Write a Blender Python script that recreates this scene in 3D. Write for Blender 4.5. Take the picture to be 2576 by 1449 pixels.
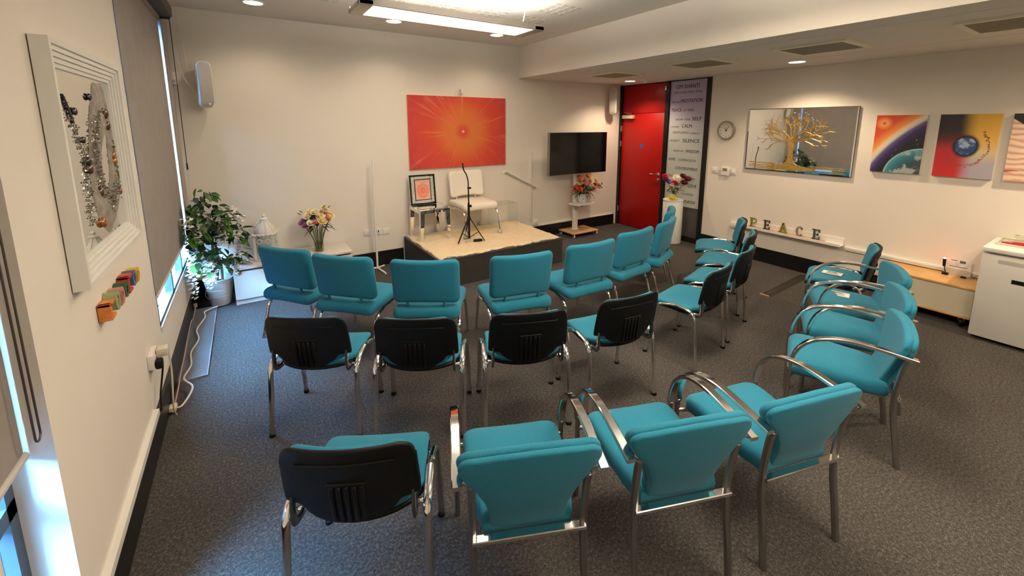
import bpy, bmesh, math, random
from mathutils import Vector, Matrix
R = math.radians; PI = math.pi
for o in list(bpy.data.objects): bpy.data.objects.remove(o, do_unlink=True)
scene = bpy.context.scene
COL = scene.collection
# ---------------------------------------------------------------- camera, world, exposure
cam_d = bpy.data.cameras.new('camera'); cam = bpy.data.objects.new('camera', cam_d); COL.objects.link(cam)
cam_d.sensor_fit = 'HORIZONTAL'; cam_d.sensor_width = 36.0
cam_d.lens = 1042.9 / 2576 * 36.0
cam_d.shift_y = -(724.5 - 483.0) / 2576
cam_d.clip_start = 0.03
cam.location = (0, 0, 1.85)
cam.rotation_euler = (R(90 - 9.293), 0, R(-32.69))
scene.camera = cam
world = bpy.data.worlds.new('sky'); scene.world = world; world.use_nodes = True
wb = world.node_tree.nodes['Background']
wb.inputs[0].default_value = (0.34, 0.64, 1.0, 1); wb.inputs[1].default_value = 205.0
scene.view_settings.view_transform = 'Standard'; scene.view_settings.look = 'None'
scene.view_settings.exposure = 0.0; scene.view_settings.gamma = 1.0
scene.view_settings.use_curve_mapping = False
WARM = (1.0, 0.76, 0.50)
LAMPC = (1.0, 0.79, 0.55)
DOWNLIGHT_W = 14.5
SOFFIT_W = 84.0
PENDANT_E = 5.0
PENDANT_W = 44.0
# ---------------------------------------------------------------- room dimensions (metres)
XL, XR, YB, YF = -0.575, 5.80, 5.40, -3.0
ZC, ZS, XB = 2.985, 2.535, 3.59       # ceiling, lower soffit, bulkhead face
# ---------------------------------------------------------------- helpers
def tag(o, label=None, cat=None, group=None, kind=None):
    if label: o['label'] = label
    if cat: o['category'] = cat
    if group: o['group'] = group
    if kind: o['kind'] = kind
    return o
def thing(name, label, cat, loc=(0, 0, 0), rz=0.0, group=None):
    o = bpy.data.objects.new(name, None); COL.objects.link(o)
    o.location = loc; o.rotation_euler = (0, 0, rz); o.empty_display_size = 0.1
    return tag(o, label, cat, group)
def copy_tree(o, parent=None):
    c = o.copy(); COL.objects.link(c); c.parent = parent
    for ch in o.children: copy_tree(ch, c)
    return c
MATS = {}
def lin(c):
    return tuple(((x / 255.0) / 12.92 if x / 255.0 <= 0.04045 else ((x / 255.0 + 0.055) / 1.055) ** 2.4) for x in c)
def mat(name, col=(0.8, 0.8, 0.8), rough=0.5, metal=0.0, bump=0.0, bscale=200.0, var=0.0, vscale=20.0, emit=None, estr=0.0,
        trans=0.0, ior=1.45, spec=0.5, sheen=0.0, coat=0.0, alpha=1.0):
    if name in MATS: return MATS[name]
    m = bpy.data.materials.new(name); m.use_nodes = True; MATS[name] = m
    nt = m.node_tree; b = nt.nodes['Principled BSDF']
    b.inputs['Base Color'].default_value = (*col, 1); b.inputs['Roughness'].default_value = rough
    b.inputs['Metallic'].default_value = metal; b.inputs['IOR'].default_value = ior
    b.inputs['Specular IOR Level'].default_value = spec
    b.inputs['Transmission Weight'].default_value = trans
    b.inputs['Sheen Weight'].default_value = sheen; b.inputs['Coat Weight'].default_value = coat
    b.inputs['Alpha'].default_value = alpha
    if emit:
        b.inputs['Emission Color'].default_value = (*emit, 1); b.inputs['Emission Strength'].default_value = estr
    if var or bump:
        tc = nt.nodes.new('ShaderNodeTexCoord')
    if var:
        n = nt.nodes.new('ShaderNodeTexNoise'); n.inputs['Scale'].default_value = vscale; n.inputs['Detail'].default_value = 4
        nt.links.new(tc.outputs['Object'], n.inputs['Vector'])
        rp = nt.nodes.new('ShaderNodeValToRGB')
        rp.color_ramp.elements[0].position = 0.3; rp.color_ramp.elements[1].position = 0.7
        rp.color_ramp.elements[0].color = (*[max(0, c * (1 - var)) for c in col], 1)
        rp.color_ramp.elements[1].color = (*[min(1, c * (1 + var)) for c in col], 1)
        nt.links.new(n.outputs[0], rp.inputs[0]); nt.links.new(rp.outputs[0], b.inputs['Base Color'])
    if bump:
        n2 = nt.nodes.new('ShaderNodeTexNoise'); n2.inputs['Scale'].default_value = bscale; n2.inputs['Detail'].default_value = 2
        nt.links.new(tc.outputs['Object'], n2.inputs['Vector'])
        bp = nt.nodes.new('ShaderNodeBump'); bp.inputs['Strength'].default_value = bump; bp.inputs['Distance'].default_value = 0.002
        nt.links.new(n2.outputs[0], bp.inputs['Height']); nt.links.new(bp.outputs[0], b.inputs['Normal'])
    return m
class Sh:                                    # tiny node-expression builder for painted canvases
    def __init__(s, name, rough=0.6):
        s.m = bpy.data.materials.new(name); s.m.use_nodes = True; MATS[name] = s.m
        s.nt = s.m.node_tree; s.b = s.nt.nodes['Principled BSDF']; s.b.inputs['Roughness'].default_value = rough
        tc = s.nt.nodes.new('ShaderNodeTexCoord'); sp = s.nt.nodes.new('ShaderNodeSeparateXYZ')
        s.vec = tc.outputs['Object']; s.nt.links.new(s.vec, sp.inputs[0])
        s.x, s.y, s.z = sp.outputs
    def M(s, op, a, b=0.0, c=None):
        n = s.nt.nodes.new('ShaderNodeMath'); n.operation = op
        for i, v in enumerate((a, b, c)):
            if v is None: continue
            if isinstance(v, (int, float)): n.inputs[i].default_value = v
            else: s.nt.links.new(v, n.inputs[i])
        return n.outputs[0]
    def dist(s, cx, cz, sx=1.0, sz=1.0):
        a = s.M('MULTIPLY', s.M('SUBTRACT', s.x, cx), sx); b = s.M('MULTIPLY', s.M('SUBTRACT', s.z, cz), sz)
        return s.M('SQRT', s.M('ADD', s.M('MULTIPLY', a, a), s.M('MULTIPLY', b, b)))
    def noise(s, scale, detail=3, vec=None, rough=0.5, dist=0.0):
        n = s.nt.nodes.new('ShaderNodeTexNoise'); n.inputs['Scale'].default_value = scale; n.inputs['Detail'].default_value = detail
        n.inputs['Roughness'].default_value = rough; n.inputs['Distortion'].default_value = dist
        s.nt.links.new(vec or s.vec, n.inputs['Vector']); return n.outputs[0]
    def vecxyz(s, x, y, z):
        n = s.nt.nodes.new('ShaderNodeCombineXYZ')
        for i, v in enumerate((x, y, z)):
            if isinstance(v, (int, float)): n.inputs[i].default_value = v
            else: s.nt.links.new(v, n.inputs[i])
        return n.outputs[0]
    def ramp(s, f, stops, interp='LINEAR'):
        n = s.nt.nodes.new('ShaderNodeValToRGB'); n.color_ramp.interpolation = interp
        el = n.color_ramp.elements
        while len(el) < len(stops): el.new(0.5)
        for e, (p, c) in zip(el, stops):
            e.position = p; e.color = (*c, 1)
        s.nt.links.new(f, n.inputs[0]); return n.outputs[0]
    def step(s, f, lo, hi):
        n = s.nt.nodes.new('ShaderNodeMapRange'); n.interpolation_type = 'SMOOTHSTEP'
        n.inputs[1].default_value = lo; n.inputs[2].default_value = hi; s.nt.links.new(f, n.inputs[0]); return n.outputs[0]
    def mix(s, f, a, b):
        n = s.nt.nodes.new('ShaderNodeMix'); n.data_type = 'RGBA'
        for i, v in ((0, f), (6, a), (7, b)):
            if isinstance(v, (int, float)): n.inputs[i].default_value = v
            elif isinstance(v, tuple): n.inputs[i].default_value = (*v, 1)
            else: s.nt.links.new(v, n.inputs[i])
        return n.outputs[2]
    def out(s, c): s.nt.links.new(c, s.b.inputs['Base Color']); return s.m

class MB:                                    # collects geometry, builds ONE mesh object
    def __init__(s): s.v = []; s.f = []
    def add(s, vs, fs):
        b = len(s.v); s.v += [tuple(p) for p in vs]; s.f += [tuple(b + i for i in f) for f in fs]; return s
    def box(s, x0, x1, y0, y1, z0, z1):
        return s.add([(x0, y0, z0), (x1, y0, z0), (x1, y1, z0), (x0, y1, z0), (x0, y0, z1), (x1, y0, z1), (x1, y1, z1), (x0, y1, z1)],
                     [(0, 3, 2, 1), (4, 5, 6, 7), (0, 1, 5, 4), (1, 2, 6, 5), (2, 3, 7, 6), (3, 0, 4, 7)])
    def rbox(s, x0, x1, y0, y1, z0, z1, r=0.005, seg=2):
        bm = bmesh.new(); bmesh.ops.create_cube(bm, size=1.0)
        for v in bm.verts:
            v.co = Vector(((x0 + x1) / 2 + v.co.x * (x1 - x0), (y0 + y1) / 2 + v.co.y * (y1 - y0), (z0 + z1) / 2 + v.co.z * (z1 - z0)))
        r = min(r, 0.49 * min(x1 - x0, y1 - y0, z1 - z0))
        bmesh.ops.bevel(bm, geom=list(bm.edges), offset=r, segments=seg, affect='EDGES', profile=0.5)
        bm.verts.index_update()
        s.add([v.co[:] for v in bm.verts], [[v.index for v in f.verts] for f in bm.faces]); bm.free(); return s
    def prism(s, pts, y0, y1, axis='y'):      # polygon in (x,z) extruded along y (or (x,y) along z / (y,z) along x)
        n = len(pts)
        def P(a, b, t): return (a, t, b) if axis == 'y' else ((a, b, t) if axis == 'z' else (t, a, b))
        vs = [P(a, b, y0) for a, b in pts] + [P(a, b, y1) for a, b in pts]
        fs = [tuple(range(n)), tuple(range(2 * n - 1, n - 1, -1))] + [(i, i + n, (i + 1) % n + n, (i + 1) % n) for i in range(n)]
        return s.add(vs, fs)
    def lathe(s, prof, n=24, c=(0, 0, 0), axis='z', cap=True):
        vs = []; fs = []
        for r_, h in prof:
            for k in range(n):
                a = 2 * PI * k / n; p = (r_ * math.cos(a), r_ * math.sin(a), h)
                if axis == 'y': p = (p[0], p[2], p[1])
                elif axis == 'x': p = (p[2], p[0], p[1])
                vs.append((c[0] + p[0], c[1] + p[1], c[2] + p[2]))
        for j in range(len(prof) - 1):
            for k in range(n): fs.append((j * n + k, j * n + (k + 1) % n, (j + 1) * n + (k + 1) % n, (j + 1) * n + k))
        if cap:
            fs.append(tuple(range(n - 1, -1, -1))); fs.append(tuple((len(prof) - 1) * n + k for k in range(n)))
        return s.add(vs, fs)
    def cyl(s, p0, p1, r0, r1=None, n=10): return s.tube([p0, p1], r0 if r1 is None else [r0, r1], n)
    def tube(s, path, r, n=8, sec=None, up=(0, 0, 1), cap=True, closed=False):
        # sec: list of (a,b) cross-section points in (side, up) frame; else circle of radius r (float or per-point list)
        P = [Vector(p) for p in path]; m = len(P); rings = []
        prev = None
        for i, p in enumerate(P):
            if closed: t = (P[(i + 1) % m] - P[i - 1])
            else: t = (P[min(i + 1, m - 1)] - P[max(i - 1, 0)])
            if t.length < 1e-9: t = Vector((0, 0, 1))
            t.normalize()
            if sec is not None:
                u = Vector(up); side = t.cross(u)
                if side.length < 1e-4: side = t.cross(Vector((1, 0, 0)))
                side.normalize(); u2 = side.cross(t)
            else:
                if prev is None:
                    ref = Vector((0, 0, 1)) if abs(t.z) < 0.9 else Vector((1, 0, 0))
                    side = t.cross(ref).normalized()
                else:
                    side = prev - t * prev.dot(t)
                    side = side.normalized() if side.length > 1e-6 else t.orthogonal().normalized()
                prev = side; u2 = side.cross(t)
            rr = r[i] if isinstance(r, (list, tuple)) else r
            cs = [(a * rr, b * rr) for a, b in sec] if sec is not None else [(rr * math.cos(2 * PI * k / n), rr * math.sin(2 * PI * k / n)) for k in range(n)]
            rings.append([p + side * a + u2 * b for a, b in cs])
        k = len(rings[0]); vs = [q[:] for rg in rings for q in rg]; fs = []
        for i in range(m if closed else m - 1):
            j = (i + 1) % m
            for q in range(k): fs.append((i * k + q, i * k + (q + 1) % k, j * k + (q + 1) % k, j * k + q))
        if cap and not closed: fs.append(tuple(range(k - 1, -1, -1))); fs.append(tuple((m - 1) * k + q for q in range(k)))
        return s.add(vs, fs)
    def ball(s, c, r, n=10, m=6, sc=(1, 1, 1)):
        vs = [(c[0], c[1], c[2] - r * sc[2])]; fs = []
        for j in range(1, m):
            t = -PI / 2 + PI * j / m
            for k in range(n):
                a = 2 * PI * k / n; vs.append((c[0] + r * sc[0] * math.cos(t) * math.cos(a), c[1] + r * sc[1] * math.cos(t) * math.sin(a), c[2] + r * sc[2] * math.sin(t)))
        vs.append((c[0], c[1], c[2] + r * sc[2])); L = len(vs) - 1
        for k in range(n): fs.append((0, 1 + (k + 1) % n, 1 + k)); fs.append((L, L - n + k, L - n + (k + 1) % n))
        for j in range(m - 2):
            for k in range(n): a = 1 + j * n; fs.append((a + k, a + (k + 1) % n, a + n + (k + 1) % n, a + n + k))
        return s.add(vs, fs)
    def pad(s, outline, t, er, fn=None, rings=(0.8, 0.55, 0.3), seg=4, dome=0.0):
        # cushion: closed outline [(x,y)] , thickness t along z, edges rounded by er; fn maps (x,y,z) -> final point
        cx = sum(p[0] for p in outline) / len(outline); cy = sum(p[1] for p in outline) / len(outline); N = len(outline)
        lay = []
        def ring(ins, z, scale=1.0):
            o = []
            for x, y in outline:
                dx, dy = x - cx, y - cy; L = math.hypot(dx, dy); k = (1 - ins / L) * scale if L else 1
                o.append((cx + dx * k, cy + dy * k, z))
            return o
        h = t / 2
        for sc in reversed(rings): lay.append(ring(er, -h - 0, sc))
        for k in range(seg + 1):
            a = -PI / 2 + PI / 2 * k / seg; lay.append(ring(er * (1 - math.cos(a)), -h + er + er * math.sin(a)))
        for k in range(seg + 1):
            a = PI / 2 * k / seg; lay.append(ring(er * (1 - math.cos(a)), h - er + er * math.sin(a)))
        for i, sc in enumerate(rings): lay.append(ring(er, h + dome * (1 - sc * sc), sc))
        vs = [p for l in lay for p in l]; fs = []
        for j in range(len(lay) - 1):
            for k in range(N): fs.append((j * N + k, j * N + (k + 1) % N, (j + 1) * N + (k + 1) % N, (j + 1) * N + k))
        b = len(vs); vs += [(cx, cy, -h), (cx, cy, h + dome)]
        for k in range(N): fs.append((b, (k + 1) % N, k)); q = (len(lay) - 1) * N; fs.append((b + 1, q + k, q + (k + 1) % N))
        if fn: vs = [fn(*p) for p in vs]
        return s.add(vs, fs)
    def mesh(s, name, m, smooth=40):
        me = bpy.data.meshes.new(name); me.from_pydata(s.v, [], s.f); me.validate()
        bm = bmesh.new(); bm.from_mesh(me); bmesh.ops.recalc_face_normals(bm, faces=bm.faces); bm.to_mesh(me); bm.free()
        if m: me.materials.append(m)
        if smooth:
            me.polygons.foreach_set('use_smooth', [True] * len(me.polygons)); me.set_sharp_from_angle(angle=R(smooth))
        me.update(); return me
    def build(s, name, m, parent=None, smooth=40):
        o = bpy.data.objects.new(name, s.mesh(name, m, smooth)); COL.objects.link(o)
        if parent: o.parent = parent
        return o
def inst(name, me, parent=None, loc=(0, 0, 0), rot=None, sc=None):
    o = bpy.data.objects.new(name, me); COL.objects.link(o); o.parent = parent; o.location = loc
    if rot is not None: o.rotation_euler = rot
    if sc is not None: o.scale = sc if isinstance(sc, (tuple, list)) else (sc,) * 3
    return o
def rrect(w, h, r, n=6, cx=0, cy=0):
    pts = []
    for sx, sy, a0 in ((1, 1, 0), (-1, 1, 90), (-1, -1, 180), (1, -1, 270)):
        for k in range(n + 1):
            a = R(a0 + 90 * k / n); pts.append((cx + sx * (w / 2 - r) + r * math.cos(a), cy + sy * (h / 2 - r) + r * math.sin(a)))
    return pts
def densify(p, d):
    o = []
    for i in range(len(p)):
        a = p[i]; b = p[(i + 1) % len(p)]; L = math.hypot(b[0] - a[0], b[1] - a[1]); k = max(1, int(L / d))
        for j in range(k): o.append((a[0] + (b[0] - a[0]) * j / k, a[1] + (b[1] - a[1]) * j / k))
    return o
def smooth_path(pts, k=6):                    # Catmull-Rom through points
    P = [Vector(p) for p in pts]; o = []
    for i in range(len(P) - 1):
        p0 = P[max(i - 1, 0)]; p1 = P[i]; p2 = P[i + 1]; p3 = P[min(i + 2, len(P) - 1)]
        for j in range(k):
            t = j / k
            o.append(0.5 * ((2 * p1) + (p2 - p0) * t + (2 * p0 - 5 * p1 + 4 * p2 - p3) * t * t + (3 * p1 - p0 - 3 * p2 + p3) * t ** 3))
    o.append(P[-1]); return [tuple(p) for p in o]
def text_mesh(txt, size, depth, name, m, align='LEFT', shear=0):
    cu = bpy.data.curves.new(name, 'FONT'); cu.body = txt; cu.size = size; cu.extrude = depth; cu.align_x = align
    cu.resolution_u = 3
    o = bpy.data.objects.new('tmp_text', cu); COL.objects.link(o)
    dg = bpy.context.evaluated_depsgraph_get(); dg.update()
    me = bpy.data.meshes.new_from_object(o.evaluated_get(dg)); me.name = name
    bpy.data.objects.remove(o); bpy.data.curves.remove(cu)
    me.materials.clear(); me.materials.append(m); me.transform(Matrix.Rotation(R(90), 4, 'X'))   # upright, faces -y
    return me
# ---------------------------------------------------------------- shared materials
def carpet_mat():
    s = Sh('carpet', 0.95)
    n1 = s.noise(330, 2); n2 = s.noise(75, 3, rough=0.7); n3 = s.noise(1.7, 3)
    f = s.M('ADD', s.M('MULTIPLY', n1, 0.6), s.M('MULTIPLY', n2, 0.4))
    c = s.ramp(f, [(0.34, (0.014, 0.013, 0.013)), (0.45, (0.050, 0.046, 0.044)), (0.54, (0.080, 0.074, 0.071)), (0.68, (0.30, 0.28, 0.26))])
    c = s.mix(s.M('MULTIPLY', s.step(n3, 0.45, 0.7), 0.22), c, (0.048, 0.039, 0.033))
    bp = s.nt.nodes.new('ShaderNodeBump'); bp.inputs['Strength'].default_value = 0.7; bp.inputs['Distance'].default_value = 0.004
    s.nt.links.new(f, bp.inputs['Height']); s.nt.links.new(bp.outputs[0], s.b.inputs['Normal'])
    s.b.inputs['Specular IOR Level'].default_value = 0.15
    return s.out(c)
M_CARPET = carpet_mat()
M_WALL = mat('wall_paint', (0.78, 0.725, 0.655), 0.85, bump=0.08, bscale=90, var=0.012, vscale=3)
M_CEIL = mat('ceiling_paint', (0.74, 0.70, 0.655), 0.9)
M_BASE = mat('black_baseboard', (0.006, 0.006, 0.007), 0.35)
M_WHITE = mat('white_gloss', (0.80, 0.79, 0.76), 0.3)
M_PLAST = mat('white_plastic', (0.78, 0.76, 0.72), 0.35)
M_BLACK = mat('black_plastic', (0.0035, 0.0035, 0.004), 0.5, bump=0.15, bscale=900, spec=0.3)
M_CHROME = mat('chrome', (0.88, 0.87, 0.86), 0.11, 1.0)
M_STEEL = mat('dull_steel', (0.42, 0.41, 0.40), 0.3, 1.0)
M_TEAL = mat('teal_fabric', (0.020, 0.190, 0.295), 0.85, bump=0.5, bscale=700, var=0.12, vscale=260, sheen=0.12, spec=0.12)
M_LEATHER = mat('white_leather', (0.82, 0.76, 0.66), 0.4, bump=0.15, bscale=300)
M_MIRROR = mat('mirror_glass', (0.86, 0.87, 0.85), 0.02, 1.0)
M_GLASS = mat('clear_glass', (0.97, 1.0, 0.98), 0.02, trans=1.0, ior=1.45)
M_LEAF = mat('leaf_green', (0.035, 0.11, 0.012), 0.4, var=0.6, vscale=14)
M_LEAFD = mat('leaf_dark', (0.008, 0.03, 0.008), 0.45, var=0.4, vscale=14)
M_STEM = mat('stem_green', (0.07, 0.11, 0.02), 0.5)
M_WOODL = mat('beech_veneer', (0.62, 0.36, 0.13), 0.4, var=0.12, vscale=6)
# ================================================================ STRUCTURE
def struct(name, mb, m, label, parent=None, smooth=0):
    return tag(mb.build(name, m, parent, smooth), label, None, None, 'structure')
def pane_mat(name, tint, gloss=0.08):
    m = bpy.data.materials.new(name); m.use_nodes = True; nt = m.node_tree; nt.nodes.clear()
    out = nt.nodes.new('ShaderNodeOutputMaterial'); mx = nt.nodes.new('ShaderNodeMixShader'); lw = nt.nodes.new('ShaderNodeLayerWeight'); fr = nt.nodes.new('ShaderNodeMath')
    tr = nt.nodes.new('ShaderNodeBsdfTransparent'); gl = nt.nodes.new('ShaderNodeBsdfGlossy')
    tr.inputs[0].default_value = (*tint, 1); gl.inputs['Roughness'].default_value = 0.02; lw.inputs[0].default_value = 0.5; fr.operation = 'MULTIPLY_ADD'; fr.inputs[1].default_value = 0.35; fr.inputs[2].default_value = 0.03
    pw = nt.nodes.new('ShaderNodeMath'); pw.operation = 'POWER'; pw.inputs[1].default_value = 4.0; nt.links.new(lw.outputs['Facing'], pw.inputs[0]); nt.links.new(pw.outputs[0], fr.inputs[0])
    nt.links.new(fr.outputs[0], mx.inputs[0]); nt.links.new(tr.outputs[0], mx.inputs[1]); nt.links.new(gl.outputs[0], mx.inputs[2])
    nt.links.new(mx.outputs[0], out.inputs[0]); MATS[name] = m; return m
M_PANE = pane_mat('window_pane', (0.80, 0.92, 1.0))
M_ACRYL = pane_mat('acrylic_sheet', (0.94, 0.96, 0.94))
M_FRAMEB = mat('blue_grey_frame', (0.05, 0.075, 0.105), 0.4)
TH = 0.10                                       # depth of the window reveals
struct('floor', MB().box(XL - 0.05, XR + 0.3, YF, YB + 0.2, -0.12, 0.0), M_CARPET, 'dark speckled charcoal carpet covering the whole floor')
ceil = struct('ceiling', MB().box(XL - 0.35, XB, YF, YB + 0.2, ZC, ZC + 0.15), M_CEIL, 'white main ceiling with squares of perforated plaster')
struct('wall_back', MB().box(XL - 0.35, XR + 0.3, YB, YB + 0.2, 0, ZC), M_WALL, 'cream white back wall behind the small stage')
w = MB()
w.box(XL - 0.30, XL, 1.72, 3.42, 0, ZC)
w.box(XL - 0.055, XL, 3.42, YB, 0, 0.49).box(XL - 0.30, XL, 3.42, YB, 2.86, ZC).box(XL - 0.30, XL, 5.37, YB, 0.49, 2.86)
w.box(XL - 0.15, XL, 1.36, 1.72, 0, 0.06).box(XL - 0.30, XL, 1.36, 1.72, 2.86, ZC).box(XL - 0.30, XL, YF, 1.36, 0, ZC)
struct('wall_left', w, M_WALL, 'cream white window wall with a pier between two blinds')
struct('wall_rear', MB().box(XL - 0.35, XR + 0.3, YF - 0.2, YF, 0, ZC), M_WALL, 'cream white wall at the near end of the room')
w = MB().box(XR, XR + 0.3, YF, 3.645, 0, ZC).box(XR + 0.12, XR + 0.3, 3.645, YB, 0, ZC).box(XR, XR + 0.12, 3.645, YB, 2.53, ZC)
struct('wall_right', w, M_WALL, 'cream white right wall carrying the tree mirror and canvases')
M_SOFF = mat('soffit_paint', (0.70, 0.66, 0.61), 0.9)
sof = struct('ceiling_soffit', MB().box(XB, XR, YF, YB, ZS + 0.018, ZC), mat('soffit_gap', (0.03, 0.028, 0.026), 0.9), 'lowered ceiling strip along the right wall with a white bulkhead face')
sof.data.materials.append(M_CEIL)
MB().box(XB, 3.872, YF, YB, ZS, ZS + 0.02).build('soffit_board', M_SOFF, sof, 0)
MB().box(XB - 0.004, XB, YF, YB, ZS, ZC).build('bulkhead_face', M_WALL, sof, 0)
MB().box(3.882, 5.068, YF, 5.345, ZS, ZS + 0.02).build('soffit_panel', M_SOFF, sof, 0)
MB().box(5.078, XR, YF, YB, ZS, ZS + 0.02).build('soffit_board', M_SOFF, sof, 0)
MB().box(3.882, 5.068, 5.353, YB, ZS, ZS + 0.02).build('soffit_board', M_SOFF, sof, 0)
# perforated squares of the acoustic ceiling
M_PERF = mat('perforated_plaster', (0.60, 0.57, 0.53), 0.95, bump=1.0, bscale=160)
sq = MB().box(-0.03, 0.03, -0.03, 0.03, -0.003, 0.0).mesh('perforated_square', M_PERF, 0)
for cx in (0.70, 1.22, 1.74, 2.26, 2.78):
    for cy in (3.45, 3.97, 4.42):
        for i in range(4):
            for j in range(4 if cy < 4.4 else 2):
                inst('perforated_square', sq, ceil, (cx + (i - 1.5) * 0.088, cy + (j - 1.5) * 0.088, ZC))
# baseboards
struct('baseboard_back', MB().box(XL, 1.70, YB - 0.018, YB, 0, 0.19).box(3.5, 5.72, YB - 0.018, YB, 0, 0.19), M_BASE, 'tall black baseboard along the back wall')
struct('baseboard_left', MB().box(XL, XL + 0.016, -0.15, YB, 0.0, 0.19), M_BASE, 'tall black baseboard under the windows')
struct('baseboard_right', MB().box(XR - 0.018, XR, YF, 3.645, 0, 0.19), M_BASE, 'tall black baseboard under the picture ledge')
struct('trim_1', MB().box(XL, XL + 0.026, -0.1, 2.93, 0.19, 0.225), M_WHITE, 'white trim strip on top of the black baseboard below the mosaic')
struct('trim_2', MB().box(3.55, 5.68, YB - 0.024, YB, 0.19, 0.205), M_WHITE, 'thin white trim on the black baseboard behind the television stand')
# windows
def window(name, y0, y1, z0, z1, mull, trans, label, X1=XL - TH):
    X0 = X1 - 0.05
    t = thing(name, None, None, (0, 0, 0)); tag(t, label, None, None, 'structure')
    MB().box(X0, X1, y0, y1, z0, z0 + 0.05).build('window_frame', M_FRAMEB, t, 0)
    MB().box(X0, X1, y0, y1, z1 - 0.05, z1).build('window_frame', M_FRAMEB, t, 0)
    MB().box(X0, X1, y0, y0 + 0.05, z0, z1).build('window_frame', M_FRAMEB, t, 0)
    MB().box(X0, X1, y1 - 0.05, y1, z0, z1).build('window_frame', M_FRAMEB, t, 0)
    for m_ in mull: MB().box(X0, X1, m_ - 0.025, m_ + 0.025, z0, z1).build('mullion', M_FRAMEB, t, 0)
    for z_ in trans: MB().box(X0, X1, y0, y1, z_ - 0.025, z_ + 0.025).build('transom', M_FRAMEB, t, 0)
    ed = [y0 + 0.05] + list(mull) + [y1 - 0.05]
    for a, b in zip(ed[:-1], ed[1:]): MB().box(X0 + 0.015, X0 + 0.021, a, b, z0 + 0.02, z1 - 0.02).build('pane', M_PANE, t, 0)
    return t
w1 = window('window_1', 3.42, 5.20, 0.49, 2.86, (4.12, 4.70), (), 'far window behind the grey blind and the wisteria tree', XL - 0.004)
MB().box(XL - 0.08, XL + 0.022, 5.100, 5.37, 0.49, 2.86).build('side_casing', mat('casing_grey', (0.36, 0.33, 0.31), 0.5), w1, 0)
MB().box(XL + 0.022, XL + 0.030, 5.14, 5.37, 0.49, 2.86).build('side_casing', mat('casing_grey'), w1, 0)
MB().box(XL - 0.003, XL + 0.006, 3.43, 5.37, 0.480, 0.515).build('window_sill', M_WHITE, w1, 0)
w2 = window('window_2', 1.36, 1.72, 0.06, 2.86, (), (0.72,), 'near full height window behind the closest blind')
M_GROUND = mat('outdoor_paving', (0.0010, 0.0026, 0.0038), 0.9, var=0.3, vscale=2, spec=0.0)  # near-black colour holds the ground down under the very strong sky
tag(MB().box(-150, XL - 0.32, -120, 140, -0.3, -0.12).build('pavement', M_GROUND, None, 0), 'dark pavement outside the windows, toned down against the bright sky', None, None, 'structure')
tag(MB().box(-9.6, -9.0, -25, 35, -0.12, 5.4).build('wall_sky_blocker', mat('sky_blocker_dark', (0.012, 0.020, 0.028), 0.9, var=0.2, vscale=1, spec=0.0), None, 0), 'dark slab added outside the windows to block low sky light', None, None, 'structure')  # added slab, keeps low sky light off the back wall
# blinds
M_BLIND = mat('blind_fabric', (0.30, 0.265, 0.245), 0.9, var=0.05, vscale=8)
def blind(name, y0, y1, zb, label, chain_y, bar=0.010, dx=0.062):
    t = thing(name, label, 'blind', (XL - dx, (y0 + y1) / 2, zb)); h = 2.80 - zb; w_ = (y1 - y0) / 2
    MB().box(-0.0012, 0.0012, -w_, w_, 0, h).build('blind_fabric', M_BLIND, t, 0)
    MB().cyl((0, -w_ - 0.005, 0), (0, w_ + 0.005, 0), bar).build('bottom_bar', mat('bar_grey', (0.55, 0.53, 0.5), 0.4), t)
    MB().cyl((0, -w_, h + 0.01), (0, w_, h + 0.01), 0.028, n=14).build('roller', M_BLIND, t)
    if chain_y is not None:
        c = chain_y - (y0 + y1) / 2; p = []
        for k in range(25):
            a = PI * k / 24; p.append((0.045 + 0.0, c + 0.018 * math.cos(a), 0.07 - 0.02 * math.sin(a)))
        p = [(0.045, c + 0.018, h)] + p + [(0.045, c - 0.018, h)]
        MB().tube(p, 0.0028, 6).build('bead_chain', mat('chain_dark', (0.10, 0.085, 0.08), 0.4, 0.6), t)
    return t
blind('roller_blind', 3.405, 5.083, 0.735, 'grey roller blind behind the wisteria tree, nearly closed', None, dx=-0.005)
blind('roller_blind', 1.37, 1.708, 0.87, 'grey roller blind at the left edge of the photo, with bead chain', 1.685, 0.012)
# black screen cassette and its pull cord near the ceiling
t = thing('screen_cassette', 'black roller cassette under the ceiling above the far blind', 'cassette', (-0.50, 4.2, 2.80))
MB().rbox(-0.05, 0.05, -1.0, 0.82, 0.0, 0.11, 0.02).build('housing', mat('cassette_black', (0.012, 0.008, 0.006), 0.4), t)
MB().rbox(-0.058, 0.03, 0.82, 0.85, -0.01, 0.115, 0.012).build('end_cap', mat('cassette_black'), t)
MB().box(-0.05, 0.05, 0.3, 0.34, 0.10, 0.185).box(-0.05, 0.05, -0.74, -0.70, 0.10, 0.185).build('bracket', mat('cassette_black'), t)
t = thing('pull_cord', 'black pull cord with a toggle hanging in front of the back wall', 'cord', (-0.485, 5.06, 1.42))
MB().cyl((0, 0, 0.05), (0.005, 0, 1.40), 0.0035, n=6).build('cord', mat('cord_black', (0.01, 0.008, 0.007), 0.6), t)
MB().cyl((0, 0, -0.005), (0, 0, 0.06), 0.008, 0.006, n=8).build('toggle', mat('cord_black'), t)
MB().cyl((-0.006, 0, -0.2), (0, 0, 0), 0.0015, n=5).build('string', mat('string_white', (0.6, 0.56, 0.5), 0.7), t)
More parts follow.
